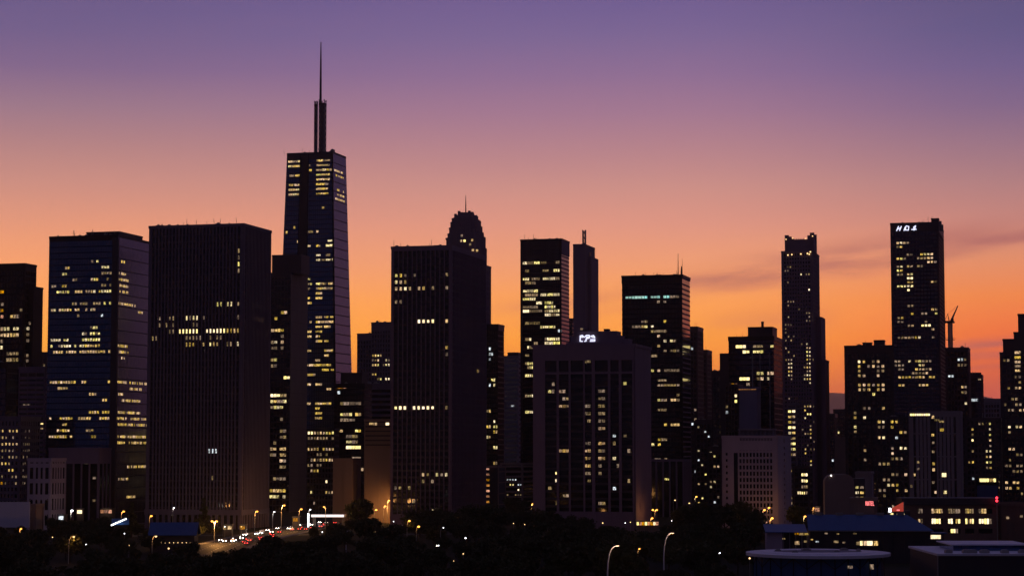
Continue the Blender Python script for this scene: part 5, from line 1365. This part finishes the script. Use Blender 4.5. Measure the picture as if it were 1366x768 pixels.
b = MB(); b.box(-wv, wv, 0, 9, zs - .5, zs + .9); b.build('canopy', 'white', e)
b = MB(); b.box(-wv, wv, -.15, -.01, zs - .4, zs + .8); b.build('light_strip', 'strip', e)
for x in (-wv + 1, wv - 1):
    for y in (1.5, 7.5): b = MB(); b.box(x - .3, x + .3, y - .3, y + .3, 0, zs - .5); b.build('post', 'steel', e)
for i in range(3): b = MB(); x = -wv * .6 + i * wv * .6; b.box(x - .4, x + .4, 3.8, 5, 0, 2.0); b.box(x - .5, x + .5, 3.7, 5.1, 2.0, 2.3); b.build('pump', 'white', e)
b = MB(); b.box(-wv - 2, -wv - 1.2, .5, .9, 0, zs + 1.5); b.build('sign_post', 'white_lamp', e)
a = at(864, 697, 1010); e = empty('market_stall', (a.x, 1010, 0), 0, 'long low stall row glowing orange under the hotel slab', 'stall')
zs = at(864, 696, 1010).z; wv = at(879, 697, 1010).x - a.x
b = MB(); b.box(-wv, wv, -1, 4, zs + .3, zs + .6); b.build('awning', 'tan', e)
b = MB(); b.box(-wv, wv, 2, 4, 0, zs + .29); b.build('wall', 'tan', e)
for i in range(8): low_window(e, -wv + (i + .5) * wv / 4, 1.9, zs - .7, wv / 5, 1.5, 'o' if i % 3 else 'b')
for i in range(4): b = MB(); b.box(-wv + i * 2 * wv / 3 - .08, -wv + i * 2 * wv / 3 + .08, -.9, -.7, 0, zs + .3); b.build('post', 'steel', e)

def kiosk(px0, px1, py, D, tone, label, roof='dark', hgt=4.2):
    a, c = at(px0, py, D), at(px1, py, D); w_ = max(3.0, c.x - a.x)
    hgt = max(2.6, a.z + 1.2)
    e = empty('kiosk', (a.x, D, 0), R.uniform(-.2, .05), label, 'kiosk')
    b = MB(); b.box(0, w_, .5, 5, 0, hgt); b.build('wall', 'dark', e)
    b = MB(); b.box(-.3, w_ + .3, -.6, 5.3, hgt, hgt + .3); b.build('roof', roof, e)
    n_ = max(1, round(w_ / 2.2))
    for i in range(n_): low_window(e, (i + .5) * w_ / n_, .46, hgt - 1.3, w_ / n_ * .8, 1.7, tone)
    ld = bpy.data.lights.new('shop_light', 'POINT'); ld.energy = 160; ld.color = (1, .62, .3) if tone not in 'v' else (.9, .95, 1); ld.shadow_soft_size = .5
    lo = bpy.data.objects.new('shop_light', ld); COL.objects.link(lo); lo.parent = e; lo.location = (w_ / 2, -2, hgt - .8)
kiosk(102, 109, 682, 1075, 'b', 'small yellow-lit kiosk beside the bright white lamp under the dark podium building')
kiosk(77, 84, 690, 1030, 'v', 'small white-lit kiosk left of the bright white lamp under the dark podium building')
kiosk(133, 150, 681.5, 1085, 'o', 'long low kiosk row with faint orange lights at the foot of the blue glass tower')
kiosk(390, 397, 692.5, 1085, 'o', 'orange-lit kiosk at the foot of the blank brown side wall')
kiosk(297, 309, 703, 1010, 'y', 'low lit kiosk near the double orange lamp of the avenue')
kiosk(319, 325, 703, 1012, 'o', 'tiny orange-lit kiosk between the avenue and the ribbed slab')
kiosk(1013, 1024, 697.5, 1000, 'o', 'orange-lit kiosk under the lamp cluster of the pale grid block')
kiosk(1086, 1092, 679, 1060, 'o', 'small orange-lit kiosk behind the trees left of the rounded dark block')
kiosk(575, 585, 681, 1090, 'w', 'pale lit kiosk at the foot of the square ribbed tower')

# ------------------------------------------------------------------ street lamps
LAMP_K = 0.36
def lamp(px, py, hgt, tone, label, arm=1.8, side=1, power=0, col=(1.0, .45, .12), double=False, lit=True, hs=1.0, pole='steel', rz=0.0):
    r = ray(px, py); t = (hgt - CAM_H) / r.z; p = Vector((0, 0, CAM_H)) + r * t
    e = empty('street_lamp', (p.x - side * arm, p.y, 0), rz, label, 'street lamp', 'street lamps')
    b = MB(); b.tube([(0, 0, 0), (0, 0, hgt * .75), (side * arm * .12, 0, hgt * .88), (side * arm * .45, 0, hgt * .97), (side * arm, 0, hgt)], [.17, .12, .10, .09, .08], 7); b.build('pole', pole, e)
    b = MB(); b.box(side * arm - .55 * hs, side * arm + .55 * hs, -.25, .25, hgt - .05, hgt + .16); b.build('lamp_head', 'steel', e)
    if lit:
        b = MB(); b.ball((side * arm, 0, hgt - .25), .55 * hs, 10, 6, .7); b.build('lamp_globe', tone, e)
    if double:
        b = MB(); b.tube([(0, 0, hgt * .8), (-side * arm * .5, 0, hgt * .95), (-side * arm, 0, hgt)], .08, 6); b.build('pole_arm', pole, e)
        b = MB(); b.ball((-side * arm, 0, hgt - .25), .55 * hs, 10, 6, .7); b.build('lamp_globe', tone, e)
    if power:
        ld = bpy.data.lights.new('lamp_light', 'POINT'); ld.energy = power * LAMP_K; ld.color = col; ld.shadow_soft_size = .4
        lo = bpy.data.objects.new('lamp_light', ld); COL.objects.link(lo); lo.parent = e; lo.location = (side * arm, -.3, hgt - .9)
    return e
lamp(98.5, 714.5, 10, 'sodium_dim', 'curved street lamp standing alone among the dark trees below the arcaded building', hs=.7, power=1500)
lamp(208, 714, 9, 'sodium_dim', 'curved street lamp in front of the larger blue shed', arm=1.4, hs=.8, power=1200)
lamp(289, 694, 10, 'sodium', 'orange street lamp at the near end of the lit avenue', double=True, arm=1.0, power=52000)
lamp(343, 681, 11, 'sodium', 'orange street lamp by the right corner of the ribbed slab', power=7000, arm=1.2)
lamp(165, 681, 11, 'sodium', 'orange street lamp in front of the blue glass tower base', power=4500, arm=1.2)
lamp(202, 687, 10, 'sodium', 'orange street lamp at the left foot of the ribbed slab', power=1800, arm=1.0)
lamp(379, 673, 13, 'sodium', 'tall orange street lamp before the blank brown side wall', power=22000, arm=1.4)
lamp(402, 678, 11.5, 'sodium', 'orange street lamp at the right edge of the blank brown side wall', power=9000, arm=1.2)
lamp(432, 675, 12, 'sodium', 'orange street lamp behind the glowing white canopy', power=4500, arm=1.0, side=-1, hs=.8)
lamp(366, 681.5, 11, 'white_lamp', 'white street lamp between the ribbed slab and the brown side wall', power=1500, col=(.9, .95, 1), hs=.7, arm=.8)
lamp(414, 678.5, 11, 'white_lamp', 'white street lamp left of the glowing white canopy', power=1200, col=(.9, .95, 1), hs=.7, arm=.8)
lamp(519, 666.5, 13.2, 'sodium', 'orange lamp lighting the large blank concrete block, upper one of two', power=9000, arm=1.0)
lamp(514, 674, 10.1, 'sodium', 'orange lamp lighting the large blank concrete block, lower one of two', power=6000, arm=1.0)
lamp(502, 679, 8, 'sodium', 'bright orange lamp beside the round dark tree', power=6000, arm=1.2)
lamp(546, 693.5, 9.5, 'sodium', 'upper left lamp of a pair in the dark park below the second ribbed tower', arm=1.0, power=500)
lamp(558.5, 701, 9.5, 'sodium', 'lower right lamp of a pair in the dark park below the second ribbed tower', arm=1.0, power=500)
lamp(591.5, 702.5, 9, 'white_lamp', 'thin white street lamp with a curved neck in the dark park', hs=.45, arm=1.2)
lamp(464.5, 707.5, 9, 'white_lamp', 'unlit pale lamp post in front of the round dark tree', lit=False, arm=.8, pole='white')
lamp(711, 671, 12, 'sodium', 'orange lamp at the left foot of the hotel slab', power=4500, arm=1.0)
lamp(728.5, 688, 9, 'sodium_dim', 'small lamp low in the trees under the hotel slab', power=900, arm=1.0, hs=.7)
lamp(876, 679, 10.5, 'sodium', 'orange lamp above the glowing stall row', power=4500, arm=1.0, double=True)
lamp(870, 690, 8, 'sodium', 'low orange lamp right on the glowing stall row', power=2500, arm=.8)
lamp(929, 661.5, 14, 'sodium', 'round yellow lamp over the trees right of the black tower', arm=1.0, power=2500, col=(1, .7, .3))
lamp(900.5, 666, 13, 'sodium_dim', 'small pale lamp over the trees below the black tower', arm=1.0, hs=.8)
lamp(919.5, 670, 12, 'sodium_dim', 'small pale lamp just left below the round yellow lamp', arm=1.0, hs=.8)
lamp(964, 675, 11, 'sodium_dim', 'pale lamp at the left corner of the pale grid block', arm=1.0, hs=.8)
lamp(853, 730.5, 8, 'sodium', 'small glowing lamp between the two tall curved lamp posts', arm=.6, hs=.55, power=300)
lamp(1020, 679, 11, 'sodium', 'upper left lamp of the bright orange cluster under the pale grid block', arm=1.0, power=3500)
lamp(1026, 676, 11.5, 'sodium', 'top lamp of the bright orange cluster under the pale grid block', arm=1.0, power=3000)
lamp(1030, 690, 9, 'sodium', 'lowest lamp of the bright orange cluster under the pale grid block', arm=1.0, power=6000, hs=1.2)
lamp(1074, 687.5, 9, 'sodium', 'yellow lamp in the trees left of the blue-roofed hall', arm=.8, power=2500, col=(1, .7, .25))
lamp(1086, 676.5, 11, 'sodium', 'orange lamp behind the trees left of the rounded dark block', arm=.8, power=2500)
lamp(1161, 684, 9, 'sodium', 'bright round yellow lamp under the red sign', arm=.5, hs=1.4, power=3500, col=(1, .6, .2))
lamp(1345, 693, 10, 'sodium', 'double lamp before the dark brick annex', arm=1.0, double=True, power=2500, hs=.7)
lamp(1360, 695, 9, 'sodium', 'lower lamp before the dark brick annex, nearest the photo edge', arm=.8, power=2000, hs=.8)
lamp(92, 662.5, 14, 'sodium', 'high orange lamp on a post before the dark podium building', arm=.8, power=3000, hs=.9)
lamp(96, 680, 10.5, 'white_lamp', 'bright white lamp below the high orange lamp', arm=.5, hs=1.3, power=2500, col=(1, .95, .85))
lamp(232, 676, 12, 'white_lamp', 'white lamp on the arcade of the ribbed slab', arm=.5, hs=.8, power=1200, col=(1, .9, .8))
lamp(28, 704, 9, 'sodium', 'orange lamp under the lavender billboard', arm=.6, hs=.8, power=1200)
# the two tall lamp posts near the viewer
for px, py, h_, lab in ((823, 727.5, 14, 'tall pale lamp post with a short curved neck, left of the two near the bottom'), (896.5, 710.5, 14.5, 'tall pale lamp post with a long curved neck, right of the two near the bottom')):
    r = ray(px, py); t = (h_ - CAM_H) / r.z; p = Vector((0, 0, CAM_H)) + r * t
    e = empty('street_lamp', (p.x - 2.7, p.y, 0), 0, lab, 'street lamp', 'street lamps')
    b = MB(); b.tube([(0, 0, 0), (0, 0, h_ * .45), (.15, 0, h_ * .66), (.55, 0, h_ * .84), (1.25, 0, h_ * .95), (2.0, 0, h_ - .12), (2.7, 0, h_)], [.24, .2, .18, .15, .13, .11, .1], 8); b.build('pole', 'white', e)
    b = MB(); b.box(2.3, 3.3, -.22, .22, h_ - .1, h_ + .12); b.build('lamp_head', 'white', e)
    b = MB(); b.box(2.45, 3.1, -.16, .16, h_ - .15, h_ - .11); b.build('lamp_globe', 'sodium', e)
    ld = bpy.data.lights.new('lamp_light', 'POINT'); ld.energy = 420; ld.color = (1, .62, .35); ld.shadow_soft_size = .3
    lo = bpy.data.objects.new('lamp_light', ld); COL.objects.link(lo); lo.parent = e; lo.location = (2.9, -.5, h_ - .8)

# ------------------------------------------------------------------ cars
def car_proto(name, mat):
    e = empty(name, (0, 0, 0))
    b = MB(); side = [(-2.15, .35), (2.15, .35), (2.2, .75), (1.9, .92), (.85, 1.0), (.25, 1.42), (-1.15, 1.45), (-1.9, 1.02), (-2.18, .95)]
    n = len(side); b.v += [(x, -.85, z) for x, z in side] + [(x, .85, z) for x, z in side]
    b.f.append(tuple(range(n))); b.f.append(tuple(reversed(range(n, 2 * n))))
    for i in range(n): j = (i + 1) % n; b.f.append((i, i + n, j + n, j))
    b.build('body', mat, e)
    b = MB(); b.hexa([(-1.6, -.87, 1.0), (.65, -.87, 1.0), (.65, .87, 1.0), (-1.6, .87, 1.0), (-1.1, -.87, 1.38), (.2, -.87, 1.38), (.2, .87, 1.38), (-1.1, .87, 1.38)]); b.build('window', 'g_dark', e)
    for x in (-1.35, 1.35):
        for y in (-.88, .72):
            b = MB(); b.tube([(x, y, .33), (x, y + .16, .33)], .33, 12); b.build('wheel', 'rubber', e)
    for y in (-.6, .6):
        b = MB(); b.box(2.1, 2.26, y - .2, y + .2, .62, .84); b.build('headlight', 'head', e)
        b = MB(); b.box(-2.24, -2.1, y - .2, y + .2, .7, .92); b.build('tail_light', 'tail', e)
    return e
protos = [car_proto('car', 'dark'), car_proto('car', 'white'), car_proto('car', 'grey')]
used = [False] * 3
cum = [0]
for p, q in zip(road_pts, road_pts[1:]): cum.append(cum[-1] + (q - p).length)
def road_at(d):
    for i in range(len(cum) - 1):
        if d <= cum[i + 1]:
            t = (d - cum[i]) / (cum[i + 1] - cum[i]); p = road_pts[i].lerp(road_pts[i + 1], t); return p, (road_pts[i + 1] - road_pts[i]).normalized()
    return road_pts[-1], (road_pts[-1] - road_pts[-2]).normalized()
slots_ = []
for k in range(150):
    d, lane_ = cum[-1] * R.uniform(.40, .99), R.choice((-8.3, -5.0, -2.2, 2.2, 5.0, 8.3))
    if all(abs(d - q) > R.uniform(7, 22) or lane_ != w for q, w in slots_): slots_.append((d, lane_))
    if len(slots_) >= 40: break
for k, (d, lane) in enumerate(slots_):
    p, t = road_at(d); n = Vector((t.y, -t.x, 0)); away = lane > 0
    i = R.choice((0, 0, 1, 2))
    if not used[i]: c = protos[i]; used[i] = True
    else: c = copy_tree(protos[i])
    c.location = (p.x + n.x * lane, p.y + n.y * lane, .012)
    c.rotation_euler = (0, 0, math.atan2(t.y, t.x) + (0 if away else math.pi))
    tint = ('dark', 'white', 'grey')[i]
    if away: tag(c, f'{tint} car driving away along the avenue with red tail lights showing', 'car', 'cars driving away along the avenue')
    else: tag(c, f'{tint} car coming along the avenue with headlights on', 'car', 'cars coming along the avenue')
for i in range(3):
    if not used[i]:
        for ch in list(protos[i].children): bpy.data.objects.remove(ch)
        bpy.data.objects.remove(protos[i])
# cars parked in the park lot
for k, (px, py) in enumerate(((434, 738), (441, 737.5), (586, 729), (615, 737.5), (880, 742), (955, 741), (962, 733), (310, 722.5))):
    g = on_ground(px, py); c = copy_tree([o for o in scene.objects if o.name.startswith('car') and o.parent is None][k % 2])
    c.location = (g.x, g.y, .012); c.rotation_euler = (0, 0, R.uniform(-2.0, -1.2))
    tag(c, 'car standing with headlights on in the dark park below the towers', 'car', 'cars standing in the park')

# ------------------------------------------------------------------ trees
def tree_proto(name, hgt, rad, kind, seed, nleaf):
    r = random.Random(seed)
    e = empty(name, (0, 0, 0))
    b = MB(); th = hgt * (.42 if kind != 'tall' else .3)
    b.tube([(0, 0, -.2), (.1, .05, th * .5), (0, .1, th), (.1, 0, hgt * .8)], [hgt * .03, hgt * .022, hgt * .016, .04], 7)
    blobs = []
    nb = 16 if kind != 'tall' else 14
    for i in range(nb):
        a = i * 2.4 + r.uniform(-.3, .3)
        if kind == 'round': f = (i + .5) / nb; zc_ = hgt * (.40 + .50 * f); rr = rad * .72 * math.sqrt(max(.04, 1 - (f * 1.7 - .7) ** 2))
        elif kind == 'tall': f = (i + .5) / nb; zc_ = hgt * (.18 + .76 * f); rr = rad * .6 * (1 - f) ** .8
        else: f = r.random(); zc_ = hgt * r.uniform(.42, .88); rr = rad * r.uniform(.3, .85)
        x, y = rr * math.cos(a), rr * math.sin(a)
        br = rad * r.uniform(.30, .52) * (1 if kind != 'tall' else (1.15 - .7 * f))
        blobs.append((x, y, zc_, br))
        if i % 2 == 0: b.tube([(0, .05, max(th * .6, zc_ - rad * .7)), (x * .5, y * .5, zc_ - rad * .3), (x * .9, y * .9, zc_)], [hgt * .011, hgt * .007, .03], 5)
    b.build('trunk', 'bark', e)
    lf = MB(); tot = sum(q[3] ** 2 for q in blobs)
    for (x, y, z, br) in blobs:
        for _ in range(int(nleaf * br * br / tot)):
            v = Vector((r.gauss(0, 1), r.gauss(0, 1), r.gauss(0, 1))).normalized() * br * (r.random() ** .4) * r.uniform(.85, 1.12)
            c = Vector((x, y, z)) + Vector((v.x, v.y, v.z * .8))
            s_ = r.uniform(.22, .5)
            u = Vector((r.gauss(0, 1), r.gauss(0, 1), r.gauss(0, .6))).normalized(); w = u.cross(Vector((r.gauss(0, 1), r.gauss(0, 1), r.gauss(0, 1)))).normalized()
            lf.quad(c - u * s_ - w * s_ * .55, c + u * s_ * .2 - w * s_ * .7, c + u * s_ + w * s_ * .3, c - u * s_ * .3 + w * s_ * .7)
    lf.build('crown', 'leaf', e)
    return e
tp_ = [tree_proto('broadleaf_tree', 11, 4.6, 'round', 1, 2600), tree_proto('broadleaf_tree', 10, 5.2, 'loose', 2, 2600), tree_proto('broadleaf_tree', 13, 5.4, 'loose', 3, 2800),
       tree_proto('broadleaf_tree', 9, 4.0, 'round', 4, 2200), tree_proto('conifer_tree', 17, 4.0, 'tall', 5, 2600)]
tph = [11, 10, 13, 9, 17]
tused = [False] * 5
def tree(x, y, i, hh, label, group=None, z=0):
    if not tused[i]: t = tp_[i]; tused[i] = True
    else: t = copy_tree(tp_[i])
    k = hh / tph[i]; t.location = (x, y, z); t.scale = (k * R.uniform(.95, 1.15), k * R.uniform(.95, 1.15), k); t.rotation_euler = (0, 0, R.uniform(0, 6.28))
    if 'group' in t: del t['group']
    tag(t, label, 'tree', group); return t
def tree_px(px, py, hh, i, label, group=None):
    """top of the crown at a photo point"""
    r = ray(px, py); q = (hh - CAM_H) / r.z; p = Vector((0, 0, CAM_H)) + r * q
    return tree(p.x, p.y, i, hh, label, group)
tree_px(481, 664, 16, 0, 'large round-crowned dark tree standing out before the pale grooved block')
tree_px(176, 668, 17, 4, 'tall pointed dark tree in front of the blue glass tower')
tree_px(272, 662, 18, 4, 'tall pointed dark tree in front of the ribbed slab')
tree_px(985, 668, 14.5, 2, 'wide dark tree with lights twinkling through it, left of the orange lamp cluster')
tree_px(1062, 673, 13, 0, 'round dark tree between the orange lamp cluster and the blue-roofed hall')
tree_px(897, 650, 17, 2, 'tall dark tree rising before the base of the black tower')
tree_px(1019, 733, 10, 4, 'small pointed dark tree right before the round pavilion roof')
tree_px(690, 663, 16, 2, 'broad dark tree at the foot of the black glass tower')
top_line = [(0, 704), (40, 706), (75, 686), (110, 690), (150, 682), (165, 690), (200, 700), (240, 712), (262, 690), (300, 722), (345, 722), (362, 708), (378, 716), (420, 716), (432, 700), (460, 690), (500, 683), (515, 680), (545, 676), (580, 674), (620, 673), (660, 669), (720, 672), (745, 682),
            (790, 680), (830, 690), (850, 700), (885, 702), (915, 668), (950, 668), (980, 668), (1005, 680), (1012, 702), (1035, 704), (1050, 690), (1080, 692)]
def top_y(px):
    for (x0, y0), (x1, y1) in zip(top_line, top_line[1:]):
        if x0 <= px <= x1: return y0 + (y1 - y0) * (px - x0) / (x1 - x0)
    return 690
def hits_road(x, y):
    for p in (road_at(cum[-1] * k / 40)[0] for k in range(41)):
        if abs(p.x - x) < 17 and abs(p.y - y) < 25: return True
    return False
placed = []
park_px = ((115, 726), (172, 727), (166, 711), (225, 731), (300, 702), (322, 702), (303, 687), (329, 686.5), (430, 709), (500, 709), (525, 695), (685, 697.5), (621, 717), (605, 748), (734, 750), (804, 697), (834, 697), (841, 696), (1042, 744), (700, 699), (896, 694), (1000, 744), (585, 727), (618, 738), (960, 737), (70, 716), (128, 740))
PARK_H = 6.0
# what stays in view: photo column, half width, photo row of its top, distance, rows below the top that show
clear_view = [(808, 7, 727, 600, 42), (885, 9, 712, 678, 46), (96, 4, 714, 765, 38), (211, 4, 714, 790, 20), (230, 32, 698, 870, 12), (289, 5, 692, 928, 26), (558, 4, 700, 880, 20), (545, 4, 692, 948, 20), (590, 3, 702, 880, 12), (464, 3, 708, 838, 24),
              (865, 14, 698, 1010, 8), (1030, 12, 692, 1010, 10), (1092, 82, 728, 800, 12), (160, 12, 692, 940, 10), (20, 26, 690, 1000, 14), (853, 5, 731, 712, 10), (322, 24, 713, 960, 16)]
clear_view += [(q, .8, w, (CAM_H - PARK_H) / (w - 600) * F, 3) for q, w in park_px]
def blocked(px, ytop, Y):
    """how low a tree here has to stay for what the photo shows behind it, as a photo row; None when it is low enough"""
    need = [yy + dep for q, w_, yy, D, dep in clear_view if Y < D + 4 and abs(px - q) < w_ + 4.0 * F / Y and ytop < yy + dep]
    return max(need) if need else None
for k in range(46):
    px = 4 + 1076 * (k + R.uniform(-.3, .3)) / 46
    py = top_y(max(0, min(1080, px))) + R.uniform(-2, 6)
    Y = R.uniform(955, 1040)
    hh = max(6.0, min(16.5, CAM_H - (py - 600) / F * Y))
    x = (px - 683) / F * Y
    if hits_road(x, Y) or blocked(px, py, Y): continue
    tree(x, Y, R.choice((0, 1, 2, 3)), hh, 'dark leafy tree in the row along the foot of the towers', 'trees along the foot of the towers')
for row in range(10):
    Y0 = 575 + 41 * row
    half = 683 / F * Y0 + 6
    n_ = int(2 * half / 10.8)
    for k in range(n_):
        x = -half + 2 * half * (k + .5 + R.uniform(-.35, .35)) / n_; Y = Y0 + R.uniform(-16, 16)
        px = 683 + x / Y * F
        if px > (1000 if Y < 760 else 1062): continue
        hh = R.uniform(8.5, 14.0)
        ytop = 600 + (CAM_H - hh) / Y * F
        ty = top_y(max(0, min(1080, px))) + 4
        if ytop < ty:
            hh = CAM_H - (ty - 600) / F * Y
            if hh < 5: continue
            ytop = ty
        if hits_road(x, Y): continue
        low = blocked(px, ytop, Y)
        if low:
            hh = CAM_H - (low - 600) / F * Y
            if hh < 3.2: continue
        tree(x, Y, R.choice((0, 1, 1, 2, 3, 3)), hh, 'dark leafy tree in the unlit park before the towers', 'trees in the unlit park')
for i in range(5):
    if not tused[i]:
        for ch in list(tp_[i].children): bpy.data.objects.remove(ch)
        bpy.data.objects.remove(tp_[i])

# small lights down in the park
for k, (px, py) in enumerate(park_px):
    hh = PARK_H; r = ray(px, py); q = (hh - CAM_H) / r.z; p = Vector((0, 0, CAM_H)) + r * q
    e = empty('park_lamp', (p.x, p.y, 0), 0, 'tiny post lamp glimmering between the dark park trees', 'park lamp', 'post lamps in the dark park')
    b = MB(); b.tube([(0, 0, 0), (0, 0, hh - .2)], .06, 6); b.build('post', 'steel', e)
    b = MB(); b.ball((0, 0, hh), .21 if k % 3 else .3, 8, 5); b.build('lamp_globe', ('white_lamp', 'sodium_dim')[k % 2], e)

# ------------------------------------------------------------------ last glow: a very weak sun just above the western horizon
sd = bpy.data.lights.new('sun', 'SUN'); sd.energy = 0.02; sd.angle = math.radians(10); sd.color = (1, .55, .3)
so = bpy.data.objects.new('sun', sd); COL.objects.link(so)
so.rotation_euler = (math.radians(88), 0, math.radians(180 - 6))

# ------------------------------------------------------------------ evening haze
HAZE = 2.5e-5
if HAZE:
    b = MB(); b.box(-19500, 19500, -60, 39000, -1.5, 1270)
    hm = bpy.data.materials.new('haze'); hm.use_nodes = True; nt = hm.node_tree
    nt.nodes.remove(nt.nodes['Principled BSDF'])
    pv_ = nt.nodes.new('ShaderNodeVolumePrincipled')
    pv_.inputs['Color'].default_value = (.95, .86, .88, 1); pv_.inputs['Density'].default_value = HAZE; pv_.inputs['Anisotropy'].default_value = .8
    nt.links.new(pv_.outputs[0], nt.nodes['Material Output'].inputs['Volume'])
    tag(b.build('haze', hm), kind='stuff')
